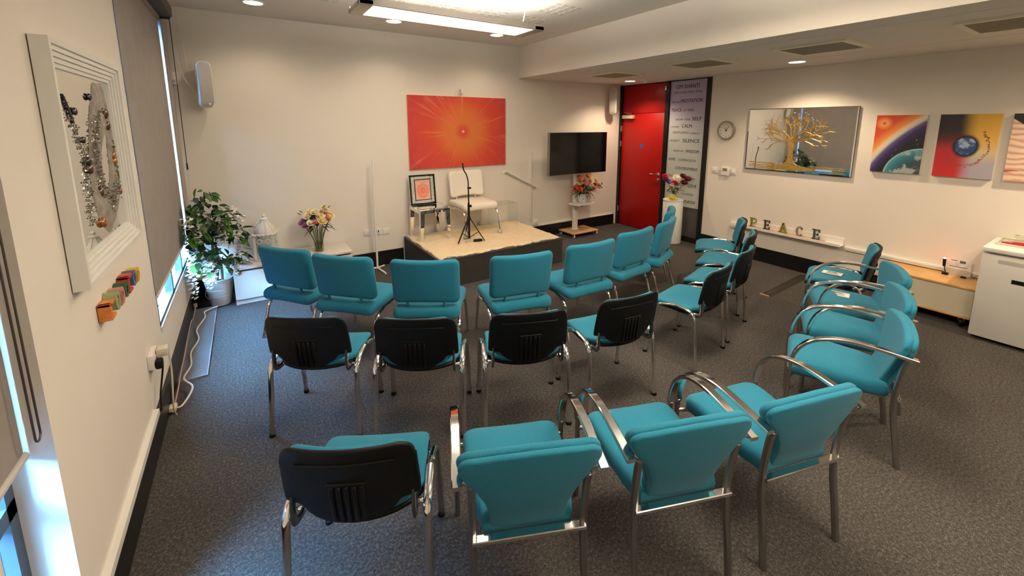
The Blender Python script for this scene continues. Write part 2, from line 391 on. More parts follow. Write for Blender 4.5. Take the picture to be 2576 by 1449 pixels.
# ---------------------------------------------------------------- door and side light (right wall). local x = towards camera side, -y = into room
def RW(name, label, cat, y, z, group=None): return thing(name, label, cat, (XR, y, z), R(-90), group)
def LW(name, label, cat, y, z, group=None): return thing(name, label, cat, (XL, y, z), R(90), group)
def BW(name, label, cat, x, z, group=None): return thing(name, label, cat, (x, YB, z), 0, group)
M_RED = mat('red_door_paint', (0.33, 0.0015, 0.0008), 0.4, bump=0.03, bscale=300)
d = RW('door_1', None, None, 4.885, 0); tag(d, 'tall red door with an over panel in a black frame', None, None, 'structure')
fr = M_BASE
MB().box(-0.515, -0.46, -0.012, 0.10, 0, 2.53).build('door_frame', fr, d, 0)
MB().box(0.455, 0.525, -0.012, 0.10, 0, 2.53).build('door_frame', fr, d, 0)
MB().box(-0.46, 0.455, 0.01, 0.10, 2.52, 2.53).build('door_frame', fr, d, 0)
MB().rbox(-0.457, 0.452, 0.018, 0.062, 0.008, 2.035, 0.003).build('door_leaf', M_RED, d)
MB().rbox(-0.457, 0.452, 0.018, 0.062, 2.042, 2.518, 0.003).build('over_panel', M_RED, d)
MB().box(0.452, 0.456, 0.012, 0.05, 0.0, 2.52).build('edge_strip', mat('brass_edge', (0.45, 0.25, 0.12), 0.4), d, 0)
h = MB().cyl((0.385, 0.018, 1.02), (0.385, -0.035, 1.02), 0.009).tube(smooth_path([(0.385, -0.035, 1.02), (0.36, -0.042, 1.02), (0.25, -0.042, 1.02)]), 0.009, 8).build('handle', M_CHROME, d)
MB().lathe([(0.026, 0.0), (0.026, -0.008)], 20, (0.385, 0.016, 1.02), 'y').build('rose', M_CHROME, h)
MB().lathe([(0.022, 0.0), (0.022, -0.008)], 20, (0.385, 0.016, 0.93), 'y').ball((0.385, 0.0, 0.93), 0.014).build('lock_turn', M_CHROME, d)
c = MB().rbox(-0.42, -0.18, -0.045, 0.018, 1.945, 2.005, 0.006).build('door_closer', mat('closer_champagne', (0.62, 0.52, 0.38), 0.4, 0.3), d)
MB().tube([(-0.30, -0.02, 2.008), (-0.18, -0.055, 2.03), (-0.40, -0.01, 2.055)], 0.008, 6).build('closer_arm', M_STEEL, c)
MB().lathe([(0.036, 0.0), (0.036, -0.003)], 24, (-0.0, 0.016, 1.475), 'y').build('blue_disc', mat('sign_blue', (0.02, 0.09, 0.5), 0.4), d)
for z_ in (0.25, 1.45, 1.72): MB().box(-0.468, -0.450, -0.016, 0.02, z_, z_ + 0.1).build('hinge', M_STEEL, d, 0)
w3 = RW('window_3', None, None, 4.04, 0); tag(w3, 'dark framed side light beside the red door', None, None, 'structure')
MB().box(0.32, 0.395, -0.014, 0.10, 0, 2.53).build('window_frame', fr, w3, 0)
MB().box(-0.32, 0.32, -0.005, 0.10, 0, 0.075).build('window_frame', fr, w3, 0)
MB().box(-0.32, 0.32, -0.005, 0.10, 2.515, 2.53).build('window_frame', fr, w3, 0)
s = Sh('reeded_glass', 0.45); wv = s.nt.nodes.new('ShaderNodeTexWave'); wv.inputs['Scale'].default_value = 38; wv.bands_direction = 'X'
s.nt.links.new(s.vec, wv.inputs['Vector']); s.out(s.ramp(wv.outputs[1], [(0.2, (0.05, 0.045, 0.04)), (0.8, (0.12, 0.11, 0.10))]))
MB().box(-0.32, 0.32, 0.03, 0.045, 0.075, 2.515).build('pane', s.m, w3, 0)
# banner on the side light
bn = RW('banner', 'lilac to grey banner of printed virtue words beside the red door', 'banner', 4.04, 0.55)
s = Sh('banner_print', 0.5)
g1 = s.ramp(s.M('ADD', s.M('DIVIDE', s.z, 2.0), s.M('MULTIPLY', s.M('SUBTRACT', s.noise(3.0, 4), 0.5), 0.25)),
            [(0.0, (0.50, 0.50, 0.46)), (0.42, (0.42, 0.46, 0.44)), (0.62, (0.48, 0.49, 0.54)), (0.8, (0.44, 0.38, 0.58)), (1.0, (0.46, 0.40, 0.60))])
MB().box(-0.315, 0.312, 0.012, 0.016, 0.0, 1.965).build('sheet', s.out(g1), bn, 0)
M_INK = mat('banner_ink', (0.014, 0.010, 0.045), 0.7); M_INKG = mat('banner_ink_grey', (0.10, 0.095, 0.11), 0.7)
words = [('OM SHANTI', .165, .80, 1.846, 0.088, 0), ('I AM A PEACEFUL SOUL', .087, .888, 1.772, 0.052, 1), ('RAJA YOGA', .068, .30, 1.632, 0.034, 1), ('MEDITATION', .315, .905, 1.632, 0.076, 0),
         ('PEACE', .066, .354, 1.498, 0.070, 0), ('OF  MIND', .40, .70, 1.498, 0.046, 1), ('KNOW  YOUR', .20, .61, 1.357, 0.046, 1), ('SELF', .66, .91, 1.357, 0.078, 0),
         ('COOLNESS', .06, .305, 1.246, 0.036, 1), ('CALM', .39, .66, 1.246, 0.076, 0), ('GENTLENESS', .142, .595, 1.152, 0.052, 1), ('GENEROSITY', .63, .915, 1.150, 0.032, 1),
         ('HONESTY', .066, .353, 1.024, 0.048, 1), ('SILENCE', .437, .896, 1.020, 0.078, 0), ('REDISCOVER', .19, .48, 0.868, 0.034, 1), ('WISDOM', .54, .906, 0.860, 0.066, 0),
         ('HOPE', .063, .267, 0.722, 0.060, 0), ('COMPASSION', .354, .836, 0.722, 0.056, 1), ('CONTENTMENT', .267, .908, 0.585, 0.064, 0),
         ('COURAGE', .043, .42, 0.455, 0.058, 1), ('HAPPINESS', .514, .85, 0.446, 0.038, 1), ('RESPECT', .25, .59, 0.325, 0.046, 1), ('LOVE', .673, .906, 0.322, 0.072, 0),
         ('STABILITY', .058, .43, 0.196, 0.054, 1), ('LIGHTNESS', .50, .833, 0.194, 0.042, 1), ('KINDNESS', .29, .895, 0.068, 0.066, 0)]
for txt, u0, u1, z_, s_, g_ in words:
    me = text_mesh(txt, s_, 0.0006, 'printed_word', (M_INKG if g_ else M_INK))
    xs = [v.co.x for v in me.vertices]; k = (u1 - u0) * 0.627 / (max(xs) - min(xs)); x0_ = min(xs)
    for v in me.vertices: v.co.x = (v.co.x - x0_) * k
    inst('printed_word', me, bn, (-0.315 + u0 * 0.627, 0.0112, z_))
# ================================================================ CHAIRS
def bend_path(pts, r=0.04, k=5):                # polyline with rounded corners
    P = [Vector(p) for p in pts]; o = [P[0]]
    for i in range(1, len(P) - 1):
        a = (P[i - 1] - P[i]); b = (P[i + 1] - P[i]); d_ = min(r, a.length * 0.49, b.length * 0.49)
        A = P[i] + a.normalized() * d_; B = P[i] + b.normalized() * d_
        for j in range(k + 1):
            t_ = j / k; o.append(A * (1 - t_) ** 2 + P[i] * 2 * t_ * (1 - t_) + B * t_ * t_)
    o.append(P[-1]); return [tuple(p) for p in o]
def cushion_chair(name, label, fab, legm, group=None, castors=False):       # low chair: seat pad and separate back pad on two posts
    t = thing(name, label, 'chair', group=group)
    def seat_fn(x, y, z):
        zz = z; e = max(0, abs(y + 0.02) - 0.17); zz -= 1.6 * e * e
        if z < 0: zz += 0.0
        return (x, y - 0.025, 0.402 + zz + 0.006 * (1 - (x / 0.26) ** 2))
    MB().pad(densify(rrect(0.52, 0.53, 0.05), 0.05), 0.085, 0.036, seat_fn).build('seat', fab, t, 60)
    def back_fn(x, y, z):                        # pad drawn in (x, height), thickness -> depth
        v = (y + 0.175) / 0.35; yy = -0.222 - 0.060 * v - z + 0.045 * (x / 0.26) ** 2
        return (x * (1.0 + 0.02 * v), yy - 0.015, 0.488 + 0.352 * v - 0.02 * (x / 0.26) ** 2 * (1 - v))
    MB().pad(densify(rrect(0.52, 0.35, 0.045), 0.04), 0.072, 0.033, back_fn).build('backrest', fab, t, 60)
    for sx in (-1, 1):
        p = MB().cyl((sx * 0.144, -0.232, 0.425), (sx * 0.144, -0.255, 0.52), 0.011).build('post', legm if castors else M_TEAL, t)
        MB().lathe([(0.019, 0), (0.019, 0.006), (0.012, 0.008)], 14, (sx * 0.144, -0.232, 0.437)).build('collar', M_CHROME, p)
        MB().tube(bend_path([(sx * 0.262, 0.255, 0.0 + (0.05 if castors else 0)), (sx * 0.25, 0.205, 0.335), (sx * 0.24, 0.06, 0.352)], 0.06), 0.0125, 8).build('leg', legm, t)
        MB().tube(bend_path([(sx * 0.262, -0.300, 0.0 + (0.05 if castors else 0)), (sx * 0.25, -0.215, 0.320), (sx * 0.24, -0.06, 0.352)], 0.06), 0.0125, 8).build('leg', legm, t)
        MB().tube([(sx * 0.24, 0.07, 0.352), (sx * 0.24, -0.07, 0.352)], 0.0125, 8).build('side_rail', legm, t)
        if castors:
            for yy in (0.255, -0.30):
                MB().lathe([(0.012, 0.056), (0.026, 0.048), (0.034, 0.03), (0.034, 0.012), (0.026, 0.0)], 16, (sx * 0.262, yy, 0)).build('foot', mat('grey_foot', (0.42, 0.40, 0.37), 0.5), t)
    MB().cyl((-0.24, 0.03, 0.352), (0.24, 0.03, 0.352), 0.011).build('cross_rail', legm, t)
    return t
OVAL = [(math.cos(2 * PI * k / 10), 0.62 * math.sin(2 * PI * k / 10)) for k in range(10)]
def stacking_chair(name, label, group):          # black plastic back shell, teal pads, chrome oval tube
    t = thing(name, label, 'chair', group=group)
    # seat outline: straight front, rounded rear
    o = []
    for k in range(13): a = R(200 + 140 * k / 12); o.append((0.235 * math.cos(a) / 0.94, -0.02 + 0.19 * math.sin(a)))
    o += [(0.228, 0.06), (0.222, 0.15)]
    for k in range(5): a = R(0 + 90 * k / 4); o.append((0.172 + 0.05 * math.cos(a), 0.17 + 0.05 * math.sin(a)))
    for k in range(5): a = R(90 + 90 * k / 4); o.append((-0.172 + 0.05 * math.cos(a), 0.17 + 0.05 * math.sin(a)))
    o += [(-0.222, 0.15), (-0.228, 0.06)]
    o = densify(o, 0.04)
    def sf(x, y, z): return (x, y, 0.452 + z - 2.2 * max(0, y - 0.10) ** 2 + 0.5 * max(0, -y - 0.05) ** 2 + 0.12 * x * x)
    MB().pad(o, 0.034, 0.014, sf).build('seat', M_TEAL, t, 60)
    MB().pad([(x * 1.01, y * 1.01) for x, y in o], 0.02, 0.008, lambda x, y, z: (x, y, sf(x, y, z)[2] - 0.026)).build('seat_pan', M_BLACK, t, 60)
    # back shell outline in (x, height 0.465..0.785)
    out = [(-0.05, 0.458), (0.05, 0.458), (0.10, 0.470), (0.15, 0.500), (0.172, 0.528), (0.178, 0.533), (0.236, 0.533), (0.240, 0.545), (0.240, 0.60), (0.236, 0.72)]
    for k in range(7): a = R(0 + 90 * k / 6); out.append((0.172 + 0.06 * math.cos(a), 0.725 + 0.06 * math.sin(a)))
    out += [(0.08, 0.790), (0.0, 0.792)]
    left = [(-x, z) for x, z in reversed(out[2:-1])]
    out = densify(out + left, 0.03)
    def bf(x, z, d):
        v = (z - 0.46) / 0.33
        return (x * (1 - 0.015 * v), -0.228 - 0.058 * v + 0.050 * (x / 0.235) ** 2 - 0.025 * math.sin(PI * min(1, max(0, v))) * 0 - d, z)
    MB().pad(out, 0.018, 0.008, bf, seg=3).build('back_shell', M_BLACK, t, 60)
    padout = densify(rrect(0.42, 0.29, 0.055, cy=0.635), 0.03)
    MB().pad(padout, 0.034, 0.015, lambda x, z, d: bf(x, z, d - 0.020)).build('back_pad', M_TEAL, t, 60)
    rb = MB()
    for xx in (-0.052, -0.026, 0.0, 0.026, 0.052): rb.rbox(xx - 0.008, xx + 0.008, -0.012, 0.010, 0.475, 0.64, 0.004, 1)
    rb.rbox(-0.066, 0.066, -0.010, 0.010, 0.635, 0.652, 0.004, 1)
    rb.v = [(x, bf(x, z, 0)[1] - 0.006 + y, z) for x, y, z in rb.v]; rb.build('rib_panel', M_BLACK, t, 40)
    lip = [(x, bf(x, 0.735, 0)[1] - 0.009, 0.735 - 0.01 * (x / 0.17) ** 2) for x in [(-0.165 + 0.033 * k) for k in range(11)]]
    MB().tube(lip, 0.004, 6).build('back_ledge', M_BLACK, t)
    for sx in (-1, 1):
        MB().tube(bend_path([(sx * 0.262, -0.215, 0.0), (sx * 0.254, -0.175, 0.462), (sx * 0.248, -0.02, 0.478)], 0.07), 0.0165, sec=OVAL, up=(0, 1, 0.001)).build('leg', M_CHROME, t)
        MB().tube(bend_path([(sx * 0.262, 0.205, 0.0), (sx * 0.252, 0.150, 0.440), (sx * 0.248, 0.02, 0.470)], 0.07), 0.0165, sec=OVAL, up=(0, 1, 0.001)).build('leg', M_CHROME, t)
        MB().tube([(sx * 0.248, -0.025, 0.4775), (sx * 0.248, 0.025, 0.4695)], 0.012, 8).build('side_rail', M_CHROME, t)
        for yy in (-0.215, 0.205): MB().cyl((sx * 0.262, yy, 0.0), (sx * 0.2615, yy * 0.99, 0.016), 0.0175, n=10).build('rubber_foot', M_BLACK, t)
        MB().tube(smooth_path([(sx * 0.20, 0.02, 0.425), (sx * 0.208, -0.12, 0.422), (sx * 0.212, -0.185, 0.432), (sx * 0.212, -0.205, 0.47), (sx * 0.210, -0.202, 0.56)], 5), 0.013, sec=[(a * 1.3, b) for a, b in OVAL], up=(1, 0, 0)).build('back_upright', mat('grey_tube', (0.30, 0.30, 0.31), 0.25, 1.0), t)
    MB().cyl((-0.25, 0.10, 0.425), (0.25, 0.10, 0.425), 0.010).cyl((-0.25, -0.13, 0.425), (0.25, -0.13, 0.425), 0.010).build('cross_rail', M_CHROME, t)
    return t
RECT = [(-1, -0.35), (-0.8, -0.5), (0.8, -0.5), (1, -0.35), (1, 0.35), (0.8, 0.5), (-0.8, 0.5), (-1, 0.35)]
def arm_chair(name, label, group):               # teal chair, flared back, looping flat chrome arms
    t = thing(name, label, 'chair', group=group)
    o = []
    for x, y in ((-0.165, -0.215), (0.165, -0.215), (0.195, -0.12), (0.212, 0.0), (0.222, 0.12)): o.append((x, y))
    for k in range(5): a = R(90 * k / 4); o.append((0.172 + 0.05 * math.cos(a), 0.20 + 0.05 * math.sin(a)))
    for k in range(5): a = R(90 + 90 * k / 4); o.append((-0.172 + 0.05 * math.cos(a), 0.20 + 0.05 * math.sin(a)))
    o += [(-0.222, 0.12), (-0.212, 0.0), (-0.195, -0.12)]
    def sf(x, y, z): return (x, y, 0.405 + z + 0.10 * (y + 0.2) * 0.5 - 1.5 * max(0, y - 0.13) ** 2)
    MB().pad(densify(o, 0.04), 0.088, 0.034, sf, dome=0.008).build('seat', M_TEAL, t, 60)
    half = [(0.0, 0.366), (0.125, 0.366), (0.140, 0.375), (0.143, 0.43), (0.150, 0.49), (0.168, 0.55), (0.200, 0.61), (0.240, 0.665), (0.256, 0.70)]
    for k in range(7): a = R(-10 + 100 * k / 6); half.append((0.200 + 0.058 * math.cos(a), 0.712 + 0.040 * math.sin(a)))
    half += [(0.12, 0.762), (0.0, 0.768)]
    out = densify(half + [(-x, z) for x, z in reversed(half[1:-1])], 0.03)
    def bf(x, z, d):
        v = (z - 0.39) / 0.37
        return (x, -0.198 - 0.095 * v + 0.018 * (x / 0.25) ** 2 - d - 0.012 * math.sin(PI * v), z)
    MB().pad([(x, z) for x, z in out], 0.036, 0.016, lambda x, z, d: bf(x, z, d - 0.026)).build('backrest', M_TEAL, t, 60)
    cx, cz = 0.0, 0.6
    MB().pad([(x * 0.985, cz + (z - cz) * 0.97) for x, z in out], 0.03, 0.013, lambda x, z, d: bf(x, z, d)).build('back_cover', M_TEAL, t, 60)
    for sx in (-1, 1):
        MB().tube(smooth_path([(sx * 0.208, -0.285, 0.0), (sx * 0.207, -0.265, 0.14), (sx * 0.205, -0.240, 0.30), (sx * 0.205, -0.235, 0.42), (sx * 0.207, -0.248, 0.56), (sx * 0.208, -0.262, 0.628)], 4), 0.015, 8).build('leg', M_STEEL, t)
        MB().tube(smooth_path([(sx * 0.208, -0.262, 0.628), (sx * 0.214, -0.262, 0.645), (sx * 0.235, -0.262, 0.655), (sx * 0.256, -0.262, 0.655)], 4), 0.010, 8).build('arm_bracket', M_STEEL, t)
        MB().tube(smooth_path([(sx * 0.252, 0.235, 0.0), (sx * 0.252, 0.240, 0.2), (sx * 0.252, 0.243, 0.36), (sx * 0.253, 0.238, 0.44)], 4), 0.013, 8).build('leg', M_STEEL, t)
        arm = [(0.253, 0.238, 0.43), (0.254, 0.232, 0.50), (0.255, 0.205, 0.575), (0.256, 0.150, 0.635), (0.257, 0.075, 0.668), (0.257, -0.02, 0.682), (0.257, -0.14, 0.675), (0.257, -0.29, 0.655)]
        MB().tube(smooth_path([(sx * a, b, c_) for a, b, c_ in arm], 5), 0.018, sec=RECT, up=(1, 0, 0) if False else (0, 0.3, 1)).build('armrest', M_CHROME, t, 30)
        MB().cyl((sx * 0.19, 0.22, 0.375), (sx * 0.252, 0.24, 0.375), 0.010).build('seat_bracket', M_STEEL, t)
    MB().tube([(-0.208, -0.246, 0.392), (0.208, -0.246, 0.392)], 0.016, sec=RECT, up=(0, 0, 1)).build('cross_bar', M_CHROME, t, 30)
    MB().tube([(-0.16, -0.18, 0.365), (0.16, -0.18, 0.365)], 0.012, 8).cyl((-0.2, 0.22, 0.375), (0.2, 0.22, 0.375), 0.01).build('under_rail', M_STEEL, t)
    return t
def place(proto, first, spots):
    for i, (x, y, a, lab) in enumerate(spots):
        o = proto if i == 0 else copy_tree(proto)
        o.location = (x, y, 0); o.rotation_euler = (0, 0, R(a)); o['label'] = lab
A = cushion_chair('cushion_chair', '', M_TEAL, M_CHROME, 'teal cushioned chairs of the front row')
place(A, 0, [
    (0.393, 4.007, -50.9, 'teal cushioned chair at the left end of the front row, before the white low cabinet'),
    (0.744, 3.535, -45.6, 'second teal cushioned chair from the left in the front row'),
    (1.211, 3.120, -32.8, 'third front row teal cushioned chair, left of the central gap facing the stage'),
    (1.842, 2.871, -13.6, 'fourth front row teal cushioned chair, right of the gap before the stage'),
    (2.491, 2.821, -3.3, 'fifth front row teal cushioned chair, behind the stage corner'),
    (3.118, 2.902, 5.3, 'sixth front row teal cushioned chair, seen against the red door'),
    (3.665, 3.005, 21.0, 'seventh front row teal cushioned chair, edge on before the white pedestal'),
    (4.130, 3.330, 33.0, 'farthest front row teal cushioned chair, overlapping the white pedestal')])
B = stacking_chair('stacking_chair', '', 'black backed stacking chairs')
place(B, 0, [
    (0.315, 1.571, -28.3, 'black backed stacking chair nearest the camera with ribbed back panel'),
    (0.325, 2.684, -32.6, 'black backed stacking chair at the left end of the second row'),
    (0.841, 2.337, -31.1, 'second black backed stacking chair from the left in the second row'),
    (1.396, 2.063, -22.5, 'third black backed stacking chair in the second row, right of the aisle'),
    (2.015, 1.919, -9.6, 'fourth black backed stacking chair in the second row, alone before the carpet gap'),
    (2.928, 1.918, 9.8, 'fifth black backed stacking chair of the second row, nearest of the four at the right'),
    (3.545, 2.055, 14.0, 'sixth black backed stacking chair of the second row, second of the four at the right'),
    (4.085, 2.310, 21.0, 'seventh black backed stacking chair of the second row, third of the four at the right'),
    (4.520, 2.640, 32.0, 'farthest black backed stacking chair of the second row, beside the letter ledge'),
    (4.520, 1.470, 18.0, 'black backed stacking chair with a printed paper on its seat by the low cabinet')])
Cc = arm_chair('arm_chair', '', 'teal chairs with chrome arms')
place(Cc, 0, [
    (0.844, 1.268, -23.6, 'teal chair with looping chrome arms, leftmost of the back row'),
    (1.413, 1.053, -20.7, 'teal chair with looping chrome arms, second from left in the back row'),
    (1.965, 0.883, -15.9, 'teal chair with looping chrome arms, third from left in the back row'),
    (2.915, 0.885, 23.0, 'teal chair with looping chrome arms, nearest of the three at the right'),
    (3.462, 1.030, 26.0, 'teal chair with looping chrome arms, middle of the three at the right'),
    (4.005, 1.195, 30.0, 'teal chair with looping chrome arms and a printed paper on its seat')])
# ================================================================ LIGHTS OF THE ROOM AND ADDED LAMPS OUT OF VIEW
M_LENS = mat('lamp_lens', (1, 1, 1), 0.5, emit=(1.0, 0.88, 0.70), estr=14.0)
def downlight(x, y, z, label, watt=DOWNLIGHT_W):
    t = thing('downlight', label, 'ceiling light', (x, y, z), group='round recessed downlights')
    MB().lathe([(0.095, 0.0), (0.095, -0.006), (0.080, -0.010), (0.078, 0.0)], 28).build('trim_ring', M_WHITE, t)
    MB().lathe([(0.0785, -0.001), (0.0785, -0.007), (0.02, -0.012)], 28).build('lens', M_LENS, t)
    l = bpy.data.lights.new('downlight_beam', 'SPOT'); l.energy = watt; l.color = WARM; l.spot_size = R(135); l.spot_blend = 0.65; l.shadow_soft_size = 0.05
    o = bpy.data.objects.new('downlight_beam', l); COL.objects.link(o); o.parent = t; o.location = (0, 0, -0.03)
for x, lb in ((0.183, 'recessed downlight above the left loudspeaker'), (1.516, 'recessed downlight left of the pendant lamp end'), (2.849, 'recessed downlight above the orange sun painting')):
    downlight(x, 4.80, ZC, lb)
downlight(5.27, 4.72, ZS, 'recessed soffit downlight before the red door', SOFFIT_W)
downlight(5.22, 2.30, ZS, 'recessed soffit downlight above the tree mirror', SOFFIT_W)
downlight(5.22, -0.12, ZS, 'added recessed soffit downlight nearest the camera, out of view', SOFFIT_W * 1.6)  # added lamp outside the frame, stronger to lift the right wall
M_TUBE = mat('lamp_diffuser', (1, 1, 1), 0.5, emit=(1.0, 0.90, 0.72), estr=PENDANT_E)
M_UP = mat('lamp_uplight', (1, 1, 1), 0.5, emit=(1.0, 0.93, 0.80), estr=PENDANT_E * 14.0)
M_ALU = mat('lamp_aluminium', (0.42, 0.39, 0.36), 0.4, 0.8)
def pendant(x, y, z, label, watt=PENDANT_W, spread=180):
    t = thing('pendant_lamp', label, 'lamp', (x, y, z), group='long pendant lamps')
    L, W = 0.81, 0.175
    MB().box(-L, L, -W, -W + 0.022, 0, 0.050).build('side_rail', M_ALU, t, 0)
    MB().box(-L, L, W - 0.022, W, 0, 0.050).build('side_rail', M_ALU, t, 0)
    MB().rbox(-L, -L + 0.10, -W, W, -0.002, 0.034, 0.004).build('end_cap', M_ALU, t)
    MB().rbox(L - 0.10, L, -W, W, -0.002, 0.034, 0.004).build('end_cap', M_ALU, t)
    MB().box(-L + 0.1, L - 0.1, -W + 0.022, W - 0.022, 0.004, 0.012).build('diffuser', M_TUBE, t, 0)
    MB().box(-L + 0.1, L - 0.1, -W + 0.024, -W + 0.09, 0.034, 0.042).build('uplight', M_UP, t, 0)
    MB().box(-L + 0.1, L - 0.1, W - 0.09, W - 0.024, 0.034, 0.042).build('uplight', M_UP, t, 0)
    l = bpy.data.lights.new('pendant_tube', 'AREA'); l.shape = 'RECTANGLE'; l.size = 1.4; l.size_y = 0.3; l.energy = watt; l.color = LAMPC; l.spread = R(spread)
    lo = bpy.data.objects.new('pendant_tube', l); COL.objects.link(lo); lo.parent = t; lo.location = (0, 0, 0.002)
    for sx in (-1, 1):
        MB().tube(smooth_path([(sx * 0.70, 0, 0.03), (sx * 0.705, 0.01, 0.10), (sx * 0.715, 0, 0.18), (sx * 0.72, 0, ZC - z)], 5), 0.004, 6).build('cable', M_WHITE, t)
        MB().lathe([(0.035, ZC - z), (0.035, ZC - z - 0.035), (0.02, ZC - z - 0.04)], 18, (sx * 0.72, 0, 0)).build('ceiling_rose', M_WHITE, t)
pendant(1.575, 3.35, 2.69, 'long aluminium pendant lamp hanging before the back wall', 21, 180)
pendant(2.15, 1.35, 2.69, 'added long aluminium pendant lamp above the second row, out of view')  # added unseen pendant, set to the right to even out the wall light
pendant(2.15, -0.65, 2.69, 'added long aluminium pendant lamp behind the camera, out of view', 46, 180)  # second added pendant, unseen, also shifted right to balance the walls
# ================================================================ ceiling fittings
M_VENT = mat('vent_cream', (0.80, 0.74, 0.60), 0.5); M_SLAT = mat('vent_slat', (0.30, 0.26, 0.19), 0.6); M_VOID = mat('vent_void', (0.015, 0.013, 0.011), 0.9)
for y, lb in ((4.28, 'square slatted ceiling vent farthest away near the red door'), (2.95, 'square slatted ceiling vent above the second row of chairs'), (1.78, 'square slatted ceiling vent beside the soffit downlight over the mirror'), (0.60, 'square slatted ceiling vent at the right edge of the photo')):
    t = thing('ceiling_vent', lb, 'vent', (4.46, y, ZS), group='square vents in the soffit')
    MB().box(-0.25, 0.25, -0.25, 0.25, -0.002, -0.0005).build('backing', M_VOID, t, 0)
    MB().box(-0.285, 0.285, -0.285, -0.245, -0.016, 0.0).build('frame', M_VENT, t, 0)
    MB().box(-0.285, 0.285, 0.245, 0.285, -0.016, 0.0).build('frame', M_VENT, t, 0)
    MB().box(-0.285, -0.245, -0.245, 0.245, -0.016, 0.0).build('frame', M_VENT, t, 0)
    MB().box(0.245, 0.285, -0.245, 0.245, -0.016, 0.0).build('frame', M_VENT, t, 0)
    sl = MB().prism([(-0.020, -0.003), (-0.016, -0.003), (0.008, -0.015), (0.004, -0.015)], -0.245, 0.245).mesh('slat', M_SLAT, 0)
    for k in range(14): inst('slat', sl, t, (-0.222 + k * 0.034, 0, 0))
t = thing('motion_sensor', 'small white motion sensor on the soffit beside the red door', 'sensor', (5.45, 4.55, ZS))
MB().lathe([(0.045, 0), (0.045, -0.02), (0.035, -0.03)], 20).build('base', M_PLAST, t)
MB().ball((0, 0, -0.03), 0.028, 14, 8, (1, 1, 0.7)).build('lens', mat('sensor_lens', (0.55, 0.53, 0.5), 0.3), t)
t = RW('door_contact', 'tiny chrome contact at the top corner of the red door frame', 'contact', 4.42, 2.43)
MB().rbox(-0.012, 0.02, -0.035, -0.012, -0.04, 0.03, 0.004).build('body', M_CHROME, t)
MB().ball((0.004, -0.036, 0.0), 0.014).build('knob', M_CHROME, t)
# ================================================================ back wall
t = BW('sun_painting', 'large orange and red canvas of a radiating sun above the stage', 'painting', 2.577, 1.248)
s = Sh('sun_canvas', 0.7)
dr = s.dist(0.045, 0.50, 1.0, 1.0)
ang = s.M('ARCTAN2', s.M('SUBTRACT', s.z, 0.50), s.M('SUBTRACT', s.x, 0.045))
rays = s.noise(3.0, 3, s.vecxyz(s.M('MULTIPLY', s.M('COSINE', ang), 3.2), s.M('MULTIPLY', s.M('SINE', ang), 3.2), s.M('MULTIPLY', dr, 0.35)), 0.6)
base = s.ramp(dr, [(0.0, (0.95, 0.66, 0.42)), (0.012, (0.80, 0.30, 0.18)), (0.030, (0.54, 0.055, 0.028)), (0.06, (0.58, 0.075, 0.025)), (0.13, (0.60, 0.16, 0.028)), (0.28, (0.62, 0.135, 0.028)), (0.48, (0.56, 0.055, 0.024)), (0.85, (0.47, 0.030, 0.028))])
col = s.mix(s.M('MULTIPLY', s.step(rays, 0.55, 0.75), s.M('MULTIPLY', s.step(dr, 0.08, 0.35), 0.45)), base, (0.78, 0.28, 0.10))
col = s.mix(s.M('MULTIPLY', s.step(s.noise(9, 4), 0.45, 0.75), 0.18), col, (0.75, 0.10, 0.07))
s.out(col)
MB().box(-0.749, 0.749, -0.034, -0.031, 0, 0.979).build('canvas_face', s.m, t, 0)
MB().box(-0.749, 0.749, -0.031, -0.004, 0, 0.979).build('canvas_edge', mat('canvas_side', (0.75, 0.42, 0.26), 0.8), t, 0)
t = BW('picture_hook', 'white coiled cable and bracket just above the sun painting', 'bracket', 2.585, 2.24)
MB().tube(smooth_path([(0.0, -0.01, 0.0), (-0.03, -0.03, 0.03), (-0.035, -0.03, 0.07), (0.0, -0.03, 0.095), (0.03, -0.03, 0.08), (0.035, -0.02, 0.03), (0.01, -0.03, 0.01)], 6), 0.006, 6).build('coil', M_PLAST, t)
MB().rbox(0.012, 0.04, -0.05, 0.0, 0.02, 0.095, 0.006).build('bracket', M_PLAST, t)
def socket(t, w=0.086, h=0.086, sw=True, d=0.012):
    MB().rbox(-w / 2, w / 2, -d, 0, -h / 2, h / 2, 0.004).build('faceplate', M_PLAST, t)
    if sw:
        n = 2 if w > 0.1 else 1
        for k in range(n):
            cx = (k - (n - 1) / 2) * 0.05
            MB().rbox(cx - 0.008, cx + 0.008, -d - 0.005, -d, 0.006, 0.028, 0.002, 1).build('switch', M_PLAST, t)
            for px_ in (-0.011, 0.011): MB().box(cx + px_ - 0.003, cx + px_ + 0.003, -d - 0.001, -d, -0.024, -0.018).build('slot', M_BLACK, t, 0)
t = BW('wall_socket', 'white wall socket left of the white pole stand', 'socket', 1.235, 0.465); socket(t)
t = BW('wall_socket', 'white wall socket with black slots directly behind the white pole stand', 'socket', 1.365, 0.460); socket(t)
MB().box(-0.02, -0.008, -0.0135, -0.012, -0.01, 0.022).build('port', M_BLACK, t, 0)
MB().box(0.008, 0.02, -0.0135, -0.012, -0.01, 0.022).build('port', M_BLACK, t, 0)
t = BW('wall_socket', 'blank white wall plate right of the white pole stand', 'socket', 1.478, 0.452); socket(t, sw=False)
t = BW('wall_socket', 'white wall socket on the black baseboard right of the stage', 'socket', 3.90, 0.262); socket(t, 0.10, 0.086, d=0.04)
t = BW('wall_box', 'small cream alarm box on the back wall beside the far blind', 'box', -0.535, 2.30)
MB().rbox(-0.03, 0.03, -0.05, 0, -0.06, 0.06, 0.006).build('case', M_PLAST, t)
MB().box(-0.008, 0.016, -0.052, -0.05, -0.05, -0.015).build('button', mat('button_grey', (0.45, 0.42, 0.38), 0.5), t, 0)
